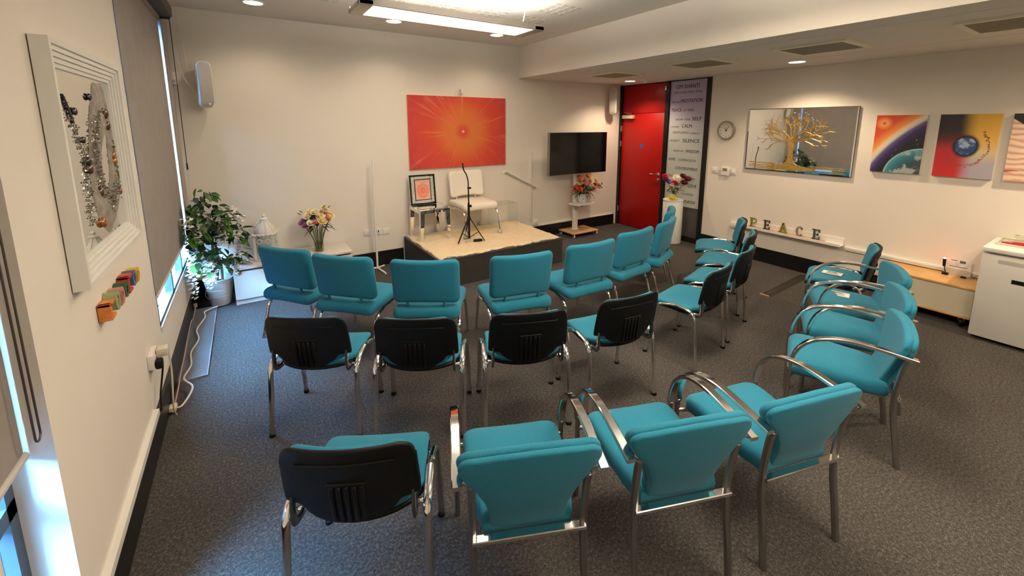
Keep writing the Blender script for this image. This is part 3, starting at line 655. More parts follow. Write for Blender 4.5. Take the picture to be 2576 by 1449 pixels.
# handrail and pipe
t = BW('handrail', 'white sloping handrail on the back wall right of the stage', 'handrail', 3.32, 1.145)
MB().tube([(-0.01, -0.07, 0.005), (0.57, -0.07, -0.29)], 0.017, 10).build('rail', M_WHITE, t)
MB().tube(smooth_path([(0.0, -0.07, 0.0), (0.0, -0.05, -0.02), (0.0, 0.0, -0.02)], 4), 0.012, 8).lathe([(0.035, 0.0), (0.035, -0.01)], 16, (0, 0, -0.02), 'y').build('bracket', M_WHITE, t)
MB().tube(smooth_path([(0.52, -0.07, -0.265), (0.52, -0.05, -0.285), (0.52, 0.0, -0.285)], 4), 0.012, 8).lathe([(0.035, 0.0), (0.035, -0.01)], 16, (0.52, 0, -0.285), 'y').build('bracket', M_WHITE, t)
t = BW('cable_conduit', 'white vertical cable conduit rising from the socket by the handrail', 'conduit', 3.815, 0.31)
MB().rbox(-0.019, 0.019, -0.022, 0, 0, 1.09, 0.003).build('channel', M_WALL, t)
MB().rbox(-0.021, 0.021, -0.024, 0, 1.085, 1.10, 0.003).build('end_cap', M_WALL, t)
# loudspeakers
M_GRILLE = mat('speaker_grille', (0.44, 0.41, 0.37), 0.6, bump=0.6, bscale=900)
def speaker(label, x, y, z, rz):
    t = thing('loudspeaker', label, 'loudspeaker', (x, y, z), rz, 'white wall loudspeakers')
    o = densify(rrect(0.125, 0.46, 0.05), 0.03)
    MB().pad(o, 0.10, 0.02, lambda a, b, c_: (a, -c_ + 0.10 * (b / 0.23) ** 2 * 0.35 + 0.02, b), seg=3).build('cabinet', M_PLAST, t, 50)
    MB().pad([(a * 0.88, b * 0.95) for a, b in o], 0.012, 0.005, lambda a, b, c_: (a, -c_ - 0.05 + 0.10 * (b / 0.23) ** 2 * 0.35 + 0.02, b), seg=3).build('grille', M_GRILLE, t, 50)
    MB().tube(smooth_path([(0.0, 0.06, 0.0), (0.0, 0.12, 0.0), (0.0, 0.16, 0.0)], 3), 0.012, 8).rbox(-0.03, 0.03, 0.155, 0.165, -0.05, 0.05, 0.003).build('bracket', M_PLAST, t)
    MB().lathe([(0.011, 0.0), (0.011, -0.004)], 12, (0.01, -0.042, -0.19), 'y').build('badge', M_CHROME, t)
    return t
sp = speaker('white loudspeaker with a silver grille on the back wall near the far blind', -0.275, 5.225, 2.24, R(14))
MB().tube(smooth_path([(-0.03, 0.05, -0.10), (-0.10, 0.08, 0.05), (-0.12, 0.12, 0.3), (-0.14, 0.14, 0.74)], 5), 0.0035, 6).build('cable', M_WALL, sp)
MB().tube(smooth_path([(-0.05, 0.05, -0.12), (-0.15, 0.08, 0.05), (-0.18, 0.13, 0.3), (-0.19, 0.14, 0.74)], 5), 0.0035, 6).build('cable', M_WALL, sp)
speaker('white loudspeaker turned side on between television and red door', 5.44, 5.235, 2.24, R(-52))
# ================================================================ stage
M_STAGE = mat('stage_carpet', (0.035, 0.031, 0.030), 0.95, bump=0.6, bscale=300, var=0.3, vscale=120)
t = thing('stage_platform', 'low square stage platform covered in dark grey carpet', 'platform', (2.6, 4.78, 0))
MB().box(-0.885, 0.89, -0.595, 0.60, 0, 0.325).build('body', M_STAGE, t, 0)
MB().rbox(-0.890, 0.895, -0.60, 0.60, 0.325, 0.345, 0.004).build('top_edge', mat('stage_edge', (0.075, 0.066, 0.062), 0.8), t)
t = thing('stage_step', 'small dark step at the right side of the stage', 'step', (3.56, 4.62, 0))
MB().rbox(-0.055, 0.10, -0.22, 0.30, 0.0, 0.155, 0.004).build('body', M_STAGE, t)
MB().rbox(-0.055, 0.105, -0.225, 0.305, 0.155, 0.175, 0.004).build('nosing', mat('nosing_grey', (0.25, 0.23, 0.22), 0.5), t)
# rug with ragged edge
def rug():
    rnd = random.Random(4); nx, ny = 76, 52; x0, x1, y0, y1 = -0.865, 0.865, -0.585, 0.56
    vs = []; fs = []
    def edge(i, j):
        return (i in (0, nx)) or (j in (0, ny))
    for lev in (0, 1):
        for j in range(ny + 1):
            for i in range(nx + 1):
                x = x0 + (x1 - x0) * i / nx; y = y0 + (y1 - y0) * j / ny
                wob = 0.012 * math.sin(9 * x + 2) + 0.010 * math.sin(23 * x) if j == 0 else 0
                wx = 0.008 * math.sin(15 * y) if i in (0, nx) else 0
                jx, jy = (rnd.uniform(-0.008, 0.008), rnd.uniform(-0.008, 0.008)) if not edge(i, j) else (rnd.uniform(-0.004, 0.004), rnd.uniform(-0.010, 0.006))
                z = (0.018 + rnd.uniform(-0.004, 0.005) - (0.009 if edge(i, j) else 0)) if lev else 0.0
                z += 0.004 * math.sin(7 * x + 3 * y) * lev
                vs.append((x + jx + wx, y + jy + wob, z))
    n = (nx + 1) * (ny + 1)
    for j in range(ny):
        for i in range(nx):
            a = j * (nx + 1) + i; q = (a, a + 1, a + nx + 2, a + nx + 1)
            fs.append(tuple(n + k for k in q)); fs.append(tuple(reversed(q)))
    per = [i for i in range(nx + 1)] + [j * (nx + 1) + nx for j in range(1, ny + 1)] + [ny * (nx + 1) + i for i in range(nx - 1, -1, -1)] + [j * (nx + 1) for j in range(ny - 1, 0, -1)]
    for k in range(len(per)): a, b = per[k], per[(k + 1) % len(per)]; fs.append((a, b, n + b, n + a))
    return MB().add(vs, fs)
o = rug().build('fleece_rug', mat('cream_fleece', (0.74, 0.60, 0.40), 0.95, bump=1.0, bscale=220, var=0.10, vscale=60), None, 80)
o.location = (2.6, 4.78, 0.345); tag(o, 'cream fleece rug with a ragged edge on the stage', 'rug')
ZR = 0.364
wc = cushion_chair('leather_chair', 'white leather chair with chrome legs standing on the stage', M_LEATHER, M_CHROME, None, True)
wc.location = (2.605, 5.035, ZR); wc.rotation_euler = (0, 0, R(180))
# mirrored side table
t = thing('mirrored_table', 'square mirrored side table on the left of the stage', 'table', (1.985, 5.125, ZR))
M_BEV = mat('mirror_bevel', (0.75, 0.80, 0.78), 0.06, 1.0)
MB().box(-0.20, 0.20, -0.215, 0.215, 0.365, 0.405).build('apron', M_MIRROR, t, 0)
MB().rbox(-0.212, 0.212, -0.228, 0.228, 0.405, 0.418, 0.003).build('top', M_BEV, t)
MB().box(-0.15, 0.15, -0.165, 0.165, 0.418, 0.4195).build('top_inlay', M_MIRROR, t, 0)
for sx in (-1, 1):
    for sy in (-1, 1):
        MB().prism([(sx * 0.20, 0.365), (sx * 0.145, 0.365), (sx * 0.150, 0.25), (sx * 0.168, 0.10), (sx * 0.178, 0.0), (sx * 0.205, 0.0), (sx * 0.203, 0.15)], sy * 0.215, sy * 0.165).build('leg', M_MIRROR, t, 0)
# mirrored picture frame leaning on the table
t = thing('framed_print', 'orange print in a mirrored frame standing on the mirrored table', 'framed print', (1.955, 5.235, ZR + 0.4195))
def leanbox(mb):
    a = R(-7); mb.v = [(x, y * math.cos(a) - z * math.sin(a), y * math.sin(a) + z * math.cos(a) + 0.004) for x, y, z in mb.v]; return mb
W2, H2 = 0.178, 0.40
leanbox(MB().box(-W2, W2, 0.0, 0.02, 0, H2)).build('backing', M_BEV, t, 0)
for nm, b_ in (('frame_side', (-W2, -W2 + 0.022, 0, H2)), ('frame_side', (W2 - 0.022, W2, 0, H2)), ('frame_side', (-W2, W2, 0, 0.022)), ('frame_side', (-W2, W2, H2 - 0.022, H2))):
    leanbox(MB().rbox(b_[0], b_[1], -0.012, 0.0, b_[2], b_[3], 0.004, 1)).build(nm, mat('dark_mirror', (0.10, 0.12, 0.11), 0.08, 1.0), t, 0)
M_CRY = mat('crushed_crystal', (0.55, 0.55, 0.50), 0.2, 0.4, bump=1.0, bscale=150, var=0.7, vscale=160)
for b_ in ((-W2 + 0.024, -W2 + 0.064, 0.03, H2 - 0.03), (W2 - 0.064, W2 - 0.024, 0.03, H2 - 0.03), (-W2 + 0.07, W2 - 0.07, 0.024, 0.058), (-W2 + 0.07, W2 - 0.07, H2 - 0.058, H2 - 0.024)):
    leanbox(MB().box(b_[0], b_[1], -0.006, 0, b_[2], b_[3])).build('crystal_strip', M_CRY, t, 0)
for b_ in ((-W2 + 0.066, -W2 + 0.074, 0.062, H2 - 0.062), (W2 - 0.074, W2 - 0.066, 0.062, H2 - 0.062), (-W2 + 0.066, W2 - 0.066, 0.060, 0.068), (-W2 + 0.066, W2 - 0.066, H2 - 0.068, H2 - 0.060)):
    leanbox(MB().box(b_[0], b_[1], -0.012, 0, b_[2], b_[3])).build('inner_bead', mat('dark_mirror'), t, 0)
s = Sh('orange_print', 0.5); dd = s.dist(0.0, 0.19, 1.15, 0.85)
s.out(s.mix(s.M('MULTIPLY', s.step(s.noise(60, 2), 0.4, 0.7), 0.25), s.ramp(dd, [(0.0, (0.75, 0.22, 0.10)), (0.03, (0.72, 0.10, 0.05)), (0.05, (0.75, 0.30, 0.15)), (0.07, (0.68, 0.13, 0.07)), (0.095, (0.70, 0.33, 0.24)), (0.13, (0.68, 0.38, 0.34))]), (0.7, 0.5, 0.45)))
leanbox(MB().box(-W2 + 0.074, W2 - 0.074, -0.004, 0, 0.068, H2 - 0.068)).build('print', s.m, t, 0)
lt = text_mesh('OM SHANTI', 0.030, 0.0004, 'print_lettering', mat('pale_ink', (0.70, 0.58, 0.55), 0.6), 'CENTER'); lt.transform(Matrix.Rotation(R(-7), 4, 'X'))
inst('print_lettering', lt, t, (0, 0.0275, 0.268))
# microphone stand
M_BKM = mat('black_metal', (0.012, 0.010, 0.010), 0.35, 0.3)
t = thing('microphone_stand', 'slim black tripod microphone stand with gooseneck on the stage', 'stand', (2.335, 4.66, ZR))
MB().cyl((0, 0, 0.03), (0, 0, 0.50), 0.014, n=10).build('lower_tube', M_BKM, t)
MB().cyl((0, 0, 0.48), (0, 0, 0.70), 0.009, n=8).build('upper_tube', M_BKM, t)
MB().tube(smooth_path([(0, 0, 0.70), (-0.004, 0, 0.78), (-0.025, 0, 0.86), (-0.062, 0, 0.925), (-0.072, 0, 0.99)], 5), [0.008] * 16 + [0.010] * 5, 8).build('gooseneck', M_BKM, t)
MB().cyl((-0.072, 0, 0.985), (-0.073, 0, 1.01), 0.012, 0.010).build('clip', mat('clip_red', (0.05, 0.008, 0.006), 0.4), t)
MB().rbox(-0.012, 0.035, -0.012, 0.012, 0.675, 0.70, 0.006).build('knob', M_BKM, t)
MB().rbox(-0.014, 0.040, -0.014, 0.014, 0.44, 0.47, 0.006).build('knob', M_BKM, t)
MB().lathe([(0.02, 0.27), (0.024, 0.28), (0.024, 0.31), (0.018, 0.32)], 14).build('hub', M_BKM, t)
for a in (200, 322, 80):
    c_, s_ = math.cos(R(a)), math.sin(R(a))
    MB().tube([(0.02 * c_, 0.02 * s_, 0.29), (0.20 * c_, 0.20 * s_, 0.008)], 0.009, sec=RECT, up=(0, 0, 1)).build('leg', M_BKM, t, 30)
    MB().cyl((0.012 * c_, 0.012 * s_, 0.05), (0.125 * c_, 0.125 * s_, 0.125), 0.005, n=6).build('brace', M_BKM, t)
t = thing('power_adapter', 'small black device lying on the rug beside the tripod foot', 'adapter', (2.42, 4.585, ZR), R(-10))
MB().rbox(-0.055, 0.055, -0.022, 0.022, 0.0, 0.026, 0.006).build('body', M_BLACK, t)
MB().tube(smooth_path([(-0.055, 0, 0.01), (-0.10, 0.02, 0.008), (-0.13, -0.02, 0.008), (-0.17, 0.0, 0.008), (-0.14, 0.04, 0.008), (-0.09, 0.03, 0.008)], 5), 0.003, 6).build('cable', mat('cable_clear', (0.5, 0.42, 0.32), 0.4), t)
# clear acrylic table
t = thing('acrylic_table', 'clear acrylic side table beside the white leather chair, barely visible', 'table', (3.155, 5.17, ZR))
MB().box(-0.18, 0.18, -0.14, 0.14, 0.332, 0.340).build('top', M_ACRYL, t, 0)
MB().box(-0.18, -0.172, -0.14, 0.14, 0.0, 0.332).build('side_panel', M_ACRYL, t, 0)
MB().box(0.172, 0.18, -0.14, 0.14, 0.0, 0.332).build('side_panel', M_ACRYL, t, 0)
# ================================================================ television on trolley
t = thing('tv_trolley', 'white television trolley with wooden base and castors', 'tv stand', (4.665, 5.17, 0))
MB().rbox(-0.285, 0.285, -0.195, 0.19, 0.062, 0.084, 0.008).build('base', mat('base_wood', (0.52, 0.30, 0.15), 0.45, var=0.1, vscale=10), t)
MB().box(-0.27, 0.27, -0.18, 0.175, 0.05, 0.062).build('base_underside', M_BLACK, t, 0)
for sx in (-1, 1):
    for sy in (-1, 1):
        c_ = MB().lathe([(0.026, -0.012), (0.030, -0.008), (0.030, 0.008), (0.026, 0.012)], 16, (sx * 0.25, sy * 0.165, 0.030), 'x').build('castor', M_PLAST, t)
        MB().lathe([(0.017, -0.0135), (0.017, 0.0135)], 14, (sx * 0.25, sy * 0.165, 0.030), 'x').build('hub_cap', M_BLACK, c_)
MB().rbox(-0.090, 0.0, 0.02, 0.075, 0.084, 1.30, 0.012).build('column', M_PLAST, t)
MB().rbox(-0.105, 0.015, 0.01, 0.085, 0.084, 0.096, 0.004).build('column_foot', M_PLAST, t)
MB().prism([(-0.215, 0.02), (-0.215, -0.12), (-0.18, -0.185), (0.17, -0.185), (0.205, -0.15), (0.205, 0.02)], 0.535, 0.558, 'z').build('shelf', M_PLAST, t, 0)
MB().tube(smooth_path([(0.02, -0.03, 0.535), (0.02, -0.03, 0.49), (0.035, -0.03, 0.475), (0.04, -0.03, 0.50)], 4), 0.005, 6).build('cable_hook', M_BLACK, t)
MB().rbox(-0.18, 0.10, 0.0, 0.02, 1.22, 1.55, 0.004).build('mount_plate', M_STEEL, t)
t = thing('television', 'large flat black television mounted on the white trolley', 'television', (4.572, 5.12, 1.046))
MB().rbox(-0.612, 0.612, -0.025, 0.035, 0.0, 0.675, 0.004).build('bezel', mat('tv_bezel', (0.30, 0.29, 0.28), 0.3, 0.8), t)
MB().box(-0.605, 0.605, -0.0275, -0.024, 0.010, 0.669).build('screen', mat('tv_screen', (0.0015, 0.0012, 0.001), 0.13), t, 0)
MB().rbox(-0.3, 0.3, 0.035, 0.055, 0.1, 0.5, 0.01).build('back_case', M_BLACK, t)
# ================================================================ flowers and plants
def leaf_mesh(name, L, W, m, droop=0.25, fold=0.2):
    vs = []; fs = []; n = 6
    for i in range(n + 1):
        u = i / n; w_ = W / 2 * math.sin(PI * min(1, u * 0.94 + 0.05)) ** 0.8 * (1 - 0.25 * u); y = L * u; z = -droop * L * u * u
        vs += [(-w_, y, z + fold * w_), (0, y, z), (w_, y, z + fold * w_)]
    for i in range(n):
        a = 3 * i; fs += [(a, a + 1, a + 4, a + 3), (a + 1, a + 2, a + 5, a + 4)]
    return MB().add(vs, fs).mesh(name, m, 60)
def rose_mesh(name, r, m, open_=1.0):
    mb = MB(); rnd = random.Random(hash(name) % 97 if False else len(name) * 7 + 1)
    for ring, (n, rad, hh, fl) in enumerate(((3, 0.18, 0.9, 0.05), (4, 0.36, 0.85, 0.15), (5, 0.58, 0.72, 0.32), (6, 0.78, 0.52, 0.55))):
        for k in range(n):
            a0 = 2 * PI * k / n + ring * 0.5; wd = 2 * PI / n * 0.72
            vs = []; fs = []
            for i in range(5):
                t_ = i / 4
                for j in range(5):
                    u = (j - 2) / 2; a = a0 + u * wd * (0.55 + 0.45 * math.sin(PI * (0.25 + 0.6 * t_)))
                    rr = r * (rad * (0.45 + 0.55 * t_ ** 0.5) + fl * open_ * t_ * t_ * 0.6) * (1 + 0.03 * rnd.uniform(-1, 1))
                    zz = r * (hh * t_ * (1 - 0.22 * u * u * t_) - 0.35)
                    vs.append((rr * math.cos(a), rr * math.sin(a), zz))
            for i in range(4):
                for j in range(4): q = i * 5 + j; fs.append((q, q + 1, q + 6, q + 5))
            mb.add(vs, fs)
    mb.ball((0, 0, -0.1 * r), 0.4 * r, 8, 5)
    return mb.mesh(name, m, 80)
def daisy_mesh(name, r, m, n=16, rows=3):
    mb = MB()
    for q in range(rows):
        for k in range(n):
            a = 2 * PI * (k + 0.5 * q) / n; L = r * (1 - 0.22 * q); w_ = r * 0.16; up = 0.15 + 0.35 * q
            c_, s_ = math.cos(a), math.sin(a)
            P = lambda d_, s2, z: (d_ * c_ - s2 * s_, d_ * s_ + s2 * c_, z)
            mb.add([P(0, 0, 0), P(L * 0.6, -w_, L * up * 0.5), P(L, 0, L * up * 0.75), P(L * 0.6, w_, L * up * 0.5), P(L * 0.55, 0, L * up * 0.38)], [(0, 1, 4), (1, 2, 4), (2, 3, 4), (3, 0, 4)])
    mb.ball((0, 0, r * 0.08), r * 0.25, 8, 5, (1, 1, 0.6)); return mb.mesh(name, m, 60)
def petal(c): return mat('petal_%02x%02x%02x' % c, lin(c), 0.6, var=0.12, vscale=40)
L_A = leaf_mesh('leaf', 0.088, 0.046, M_LEAF); L_B = leaf_mesh('leaf', 0.076, 0.046, M_LEAFD, 0.35); L_C = leaf_mesh('leaf', 0.12, 0.03, M_LEAFD, 0.5); L_D = leaf_mesh('leaf', 0.15, 0.02, mat('leaf_grey', (0.07, 0.11, 0.05), 0.5), 0.3)
def aim(dx, dy, dz, roll=0.0):                   # euler taking local +y to direction d
    q = Vector((dx, dy, dz)).to_track_quat('Y', 'Z'); e = (q @ Matrix.Rotation(roll, 3, 'Y').to_quaternion()).to_euler(); return e
# --- potted wisteria tree
rnd = random.Random(11)
t = thing('potted_wisteria', 'artificial wisteria tree with white flower clusters in a white metal pot', 'plant', (-0.345, 5.06, 0.012))
M_POT = mat('pot_white', (0.72, 0.74, 0.74), 0.45)
pot = MB().lathe([(0.086, 0.0), (0.090, 0.004), (0.128, 0.272), (0.134, 0.276), (0.134, 0.284), (0.124, 0.284), (0.118, 0.25), (0.0, 0.24)], 36).build('pot', M_POT, t)
for z_ in (0.10, 0.17, 0.235): MB().lathe([(0.0865 + z_ * 0.148, z_), (0.0905 + z_ * 0.148, z_ + 0.004), (0.0865 + z_ * 0.148 + 0.001, z_ + 0.008)], 36, cap=False).build('rib', M_POT, pot)
MB().tube(smooth_path([(-0.10, -0.07, 0.21), (-0.115, -0.10, 0.15), (-0.09, -0.10, 0.10), (-0.07, -0.085, 0.14)], 5), 0.003, 6).build('handle', M_STEEL, pot)
MB().lathe([(0.119, 0.243), (0.0, 0.246)], 24).build('soil', mat('moss', (0.05, 0.04, 0.02), 0.95), pot)
M_BARK = mat('bark', (0.16, 0.10, 0.06), 0.8, bump=0.4, bscale=120)
MB().tube(smooth_path([(-0.02, 0, 0.24), (0.0, 0.01, 0.40), (-0.02, 0, 0.58), (0.0, 0, 0.80)], 5), [0.016] * 8 + [0.012] * 8, 8).build('trunk', M_BARK, t)
MB().tube(smooth_path([(0.03, 0.01, 0.24), (0.035, -0.01, 0.42), (0.01, 0.0, 0.60), (0.04, 0, 0.85)], 5), [0.012] * 8 + [0.009] * 8, 8).build('trunk', M_BARK, t)
blobs = [(-0.04, -0.07, 0.92, 0.24, 0.22, 0.18, 112), (-0.11, -0.30, 0.74, 0.10, 0.17, 0.24, 64), (0.15, -0.04, 0.76, 0.13, 0.15, 0.13, 34), (0.06, -0.08, 0.50, 0.17, 0.16, 0.12, 46), (0.19, -0.02, 0.46, 0.08, 0.1, 0.12, 14), (-0.04, -0.02, 1.14, 0.12, 0.1, 0.09, 16), (-0.09, -0.28, 0.52, 0.11, 0.13, 0.15, 36)]
lv = 0
for bx, by, bz, ra, rb_, rc_, n in blobs:
    for k in range(n):
        while True:
            u = [rnd.uniform(-1, 1) for _ in range(3)]; q = sum(a * a for a in u)
            if 0.25 < q <= 1: break
        p = [bx + ra * u[0], by + rb_ * u[1], bz + rc_ * u[2]]
        p[0] = max(p[0], -0.165); p[1] = min(p[1], 0.22)
        d_ = (u[0] + rnd.uniform(-0.6, 0.6), u[1] * 0.7 - 0.25 + rnd.uniform(-0.6, 0.6), rnd.uniform(-0.75, 0.3))
        if p[0] < -0.09: d_ = (abs(d_[0]) * 0.4, d_[1] - 0.6, d_[2])
        if lv < 300: inst('leaf', L_A if rnd.random() < 0.55 else L_B, t, p, aim(*d_, rnd.uniform(-0.7, 0.7)), rnd.uniform(0.9, 1.5))
        lv += 1
for k in range(14):
    a = rnd.uniform(0, 2 * PI); e = rnd.choice(blobs[:5])
    MB().tube(smooth_path([(0, 0, 0.62 if e[2] < 0.8 else 0.8), (e[0] * 0.6, e[1] * 0.6, e[2]), (max(-0.16, e[0] + e[3] * 0.75 * math.cos(a)), e[1] + e[4] * 0.75 * math.sin(a), e[2] + rnd.uniform(-0.05, 0.08))], 4), 0.004, 5).build('branch', M_BARK, t)
def raceme(n, L, seed):
    r_ = random.Random(seed); mb = MB()
    for k in range(n):
        f = k / n; z = -L * f; w_ = 0.042 * (1 - f * 0.75); a = k * 2.4
        c = (w_ * math.cos(a), w_ * math.sin(a), z); s_ = 0.034 * (1 - 0.45 * f)
        for q in range(3):
            b = r_.uniform(0, 2 * PI); d_ = Vector((math.cos(b), math.sin(b), r_.uniform(-0.7, 0.5))) * s_; e = Vector((-math.sin(b), math.cos(b), 0.2)) * s_ * 0.6
            c0 = Vector(c); mb.add([c0[:], (c0 + d_ * 0.6 + e)[:], (c0 + d_)[:], (c0 + d_ * 0.6 - e)[:]], [(0, 1, 2, 3)])
    return mb
M_WIS = mat('wisteria_white', (0.80, 0.80, 0.78), 0.7)
rm = [raceme(22, 0.20, 1).mesh('flower_cluster', M_WIS, 60), raceme(26, 0.27, 2).mesh('flower_cluster', M_WIS, 60), raceme(16, 0.14, 3).mesh('flower_cluster', M_WIS, 60)]
for x, y, z, k in ((-0.20, -0.26, 1.00, 0), (-0.21, -0.27, 0.80, 0), (-0.205, -0.28, 0.62, 1), (-0.165, -0.30, 0.50, 1), (-0.11, -0.26, 0.84, 0), (-0.12, -0.27, 0.92, 2), (-0.05, -0.24, 0.55, 1), (-0.02, -0.25, 0.53, 0), (0.08, -0.21, 0.98, 0), (0.09, -0.20, 0.85, 0), (0.06, -0.21, 0.80, 2), (0.17, -0.12, 1.03, 2), (0.225, -0.10, 0.93, 2), (0.20, -0.12, 0.80, 1), (0.22, -0.1, 0.66, 2), (0.17, -0.16, 0.53, 0), (0.13, -0.18, 0.50, 2), (-0.08, -0.25, 0.66, 2)):
    inst('flower_cluster', rm[k], t, (max(x, -0.165), y - 0.10 if x < 0 else y, z), (0, 0, rnd.uniform(0, 6)))
# --- generic bouquet
def stem(t, p0, p1, r=0.0028, m=None):
    mid = ((p0[0] + p1[0]) / 2 - 0.15 * (p1[0] - p0[0]), (p0[1] + p1[1]) / 2 - 0.15 * (p1[1] - p0[1]), (p0[2] + p1[2]) / 2)
    MB().tube(smooth_path([p0, mid, p1], 4), r, 5).build('stem', m or M_STEM, t)
# --- low white cabinet, lantern, rose vase
M_CAB = mat('cabinet_white', (0.68, 0.65, 0.59), 0.35)
t = thing('low_cabinet', 'long low white cabinet against the back wall under lantern and roses', 'cabinet', (0.3675, 5.15, 0))
MB().rbox(-0.5825, 0.5825, -0.23, 0.23, 0.372, 0.395, 0.003).build('top', M_CAB, t)
MB().box(-0.58, -0.562, -0.215, 0.23, 0.0, 0.372).build('side_panel', M_CAB, t, 0)
MB().box(0.562, 0.58, -0.215, 0.23, 0.0, 0.372).build('side_panel', M_CAB, t, 0)
MB().box(-0.562, 0.562, 0.21, 0.225, 0.0, 0.372).build('back_panel', M_CAB, t, 0)
MB().box(-0.58, 0.58, -0.205, -0.19, 0.0, 0.05).build('plinth', M_CAB, t, 0)
MB().rbox(-0.58, -0.002, -0.23, -0.212, 0.055, 0.352, 0.002, 1).build('door', M_CAB, t)
MB().rbox(0.002, 0.58, -0.23, -0.212, 0.055, 0.352, 0.002, 1).build('door', M_CAB, t)
MB().box(-0.56, 0.56, -0.208, -0.2, 0.05, 0.372).build('shadow_gap', mat('gap_dark', (0.05, 0.05, 0.05), 0.8), t, 0)
t = thing('lantern', 'white filigree metal lantern with domed roof on the low white cabinet', 'lantern', (0.105, 5.15, 0.396), R(-14))
M_LAN = mat('lantern_white', (0.72, 0.69, 0.63), 0.6, bump=0.4, bscale=160)
MB().rbox(-0.095, 0.095, -0.095, 0.095, 0.0, 0.018, 0.004).build('base', M_LAN, t)
for sx in (-1, 1):
    for sy in (-1, 1): MB().box(sx * 0.088 - 0.011, sx * 0.088 + 0.011, sy * 0.088 - 0.011, sy * 0.088 + 0.011, 0.018, 0.275).build('corner_post', M_LAN, t, 0)
for a in range(4):
    g = MB().box(-0.077, 0.077, -0.090, -0.088, 0.018, 0.262).build('pane', M_ACRYL, t, 0); g.rotation_euler = (0, 0, R(90 * a))
    f = MB()
    for k in range(5):
        cx, cz = (-0.045, 0.045, 0.0, -0.04, 0.04)[k], (0.06, 0.06, 0.13, 0.21, 0.21)[k]
        f.tube([(cx + 0.024 * math.cos(2 * PI * q / 12), -0.092, cz + 0.024 * math.sin(2 * PI * q / 12)) for q in range(12)], 0.0035, 5, closed=True)
    f = f.build('scroll_work', M_LAN, t); f.rotation_euler = (0, 0, R(90 * a))
    wv_ = MB().tube([(-0.105 + 0.21 * q / 24, -0.104, 0.283 + 0.006 * math.sin(q * PI / 2.4)) for q in range(25)], 0.009, 6).build('scalloped_eave', M_LAN, t); wv_.rotation_euler = (0, 0, R(90 * a))
MB().box(-0.10, 0.10, -0.10, 0.10, 0.275, 0.29).build('eave_plate', M_LAN, t, 0)
MB().lathe([(0.098, 0.29), (0.100, 0.315), (0.092, 0.345), (0.066, 0.375), (0.046, 0.40), (0.032, 0.43), (0.030, 0.438)], 20).build('dome', M_LAN, t, 30)
for k in range(10):
    a = 2 * PI * k / 10; P_ = lambda r_, z: (r_ * math.cos(a), r_ * math.sin(a), z)
    MB().tube([P_(0.101, 0.30), P_(0.094, 0.348), P_(0.068, 0.378), P_(0.047, 0.403), P_(0.033, 0.434)], 0.004, 5).build('dome_rib', M_LAN, t)
MB().lathe([(0.038, 0.436), (0.040, 0.442), (0.018, 0.452), (0.012, 0.460), (0.018, 0.468), (0.020, 0.478), (0.012, 0.490), (0.0, 0.493)], 16).build('finial', M_LAN, t)
ca = MB().lathe([(0.032, 0.018), (0.032, 0.12)], 16).build('candle', mat('candle', (0.75, 0.70, 0.58), 0.5), t)
t = thing('rose_vase', 'glass vase of cream, pink and lilac roses on the low white cabinet', 'vase of flowers', (0.625, 5.12, 0.396))
MB().lathe([(0.050, 0.0), (0.052, 0.005), (0.054, 0.27), (0.051, 0.27), (0.048, 0.012)], 24, cap=False).build('vase', M_ACRYL, t)
MB().lathe([(0.0, 0.001), (0.048, 0.001), (0.048, 0.012), (0.0, 0.012)], 24, cap=False).build('vase_base', M_ACRYL, t)
MB().lathe([(0.0, 0.013), (0.047, 0.013), (0.047, 0.11), (0.0, 0.11)], 24, cap=False).build('water', pane_mat('vase_water', (0.80, 0.82, 0.55)), t)
rs = {'c': rose_mesh('bloom', 0.048, petal((238, 222, 170))), 'p': rose_mesh('bloom', 0.036, petal((222, 130, 128)), 0.5), 'l': rose_mesh('bloom', 0.050, petal((160, 112, 150))), 'v': rose_mesh('bloom', 0.040, petal((92, 70, 128))), 'w': rose_mesh('bloom', 0.044, petal((236, 226, 190)))}
rnd = random.Random(3)
for x, y, z, k in ((-0.05, 0.02, 0.475, 'c'), (-0.10, -0.02, 0.43, 'w'), (-0.045, -0.04, 0.41, 'v'), (0.00, 0.02, 0.44, 'l'), (0.03, -0.04, 0.415, 'c'), (0.06, 0.03, 0.45, 'w'), (0.10, 0.0, 0.43, 'p'), (0.125, -0.03, 0.395, 'c'), (0.10, -0.06, 0.375, 'p'), (0.045, -0.08, 0.37, 'c'), (-0.025, -0.09, 0.365, 'p'), (-0.07, -0.07, 0.36, 'w'), (-0.12, -0.05, 0.335, 'l'), (0.10, 0.05, 0.485, 'w'), (-0.14, 0.0, 0.36, 'l'), (0.15, 0.02, 0.41, 'c'), (-0.02, -0.03, 0.47, 'w')):
    inst('bloom', rs[k], t, (x, y, z), aim(x * 3 + rnd.uniform(-.2, .2), -0.35 + y * 2, 0.6).to_matrix().to_4x4().__matmul__(Matrix.Rotation(R(-90), 4, 'X')).to_euler(), rnd.uniform(0.9, 1.1))
    stem(t, (x * 0.18, y * 0.18, 0.02), (x, y, z - 0.02))
for k in range(26):
    a = rnd.uniform(0, 2 * PI); r_ = rnd.uniform(0.03, 0.10)
    inst('leaf', rnd.choice([L_B, L_B, L_C]), t, (r_ * math.cos(a), r_ * math.sin(a) * 0.8, rnd.uniform(0.26, 0.36)), aim(math.cos(a), math.sin(a) * 0.8, rnd.uniform(-0.5, 0.4)), rnd.uniform(0.7, 1.1))
for x, y, z in ((-0.15, 0.0, 0.47), (-0.17, -0.02, 0.45), (0.08, 0.02, 0.50), (0.13, 0.02, 0.49)):
    inst('leaf', leaf_mesh('leaf', 0.07, 0.04, petal((190, 180, 90)), 0.3), t, (x, y, z), aim(x, -0.2, 0.3), 0.9)
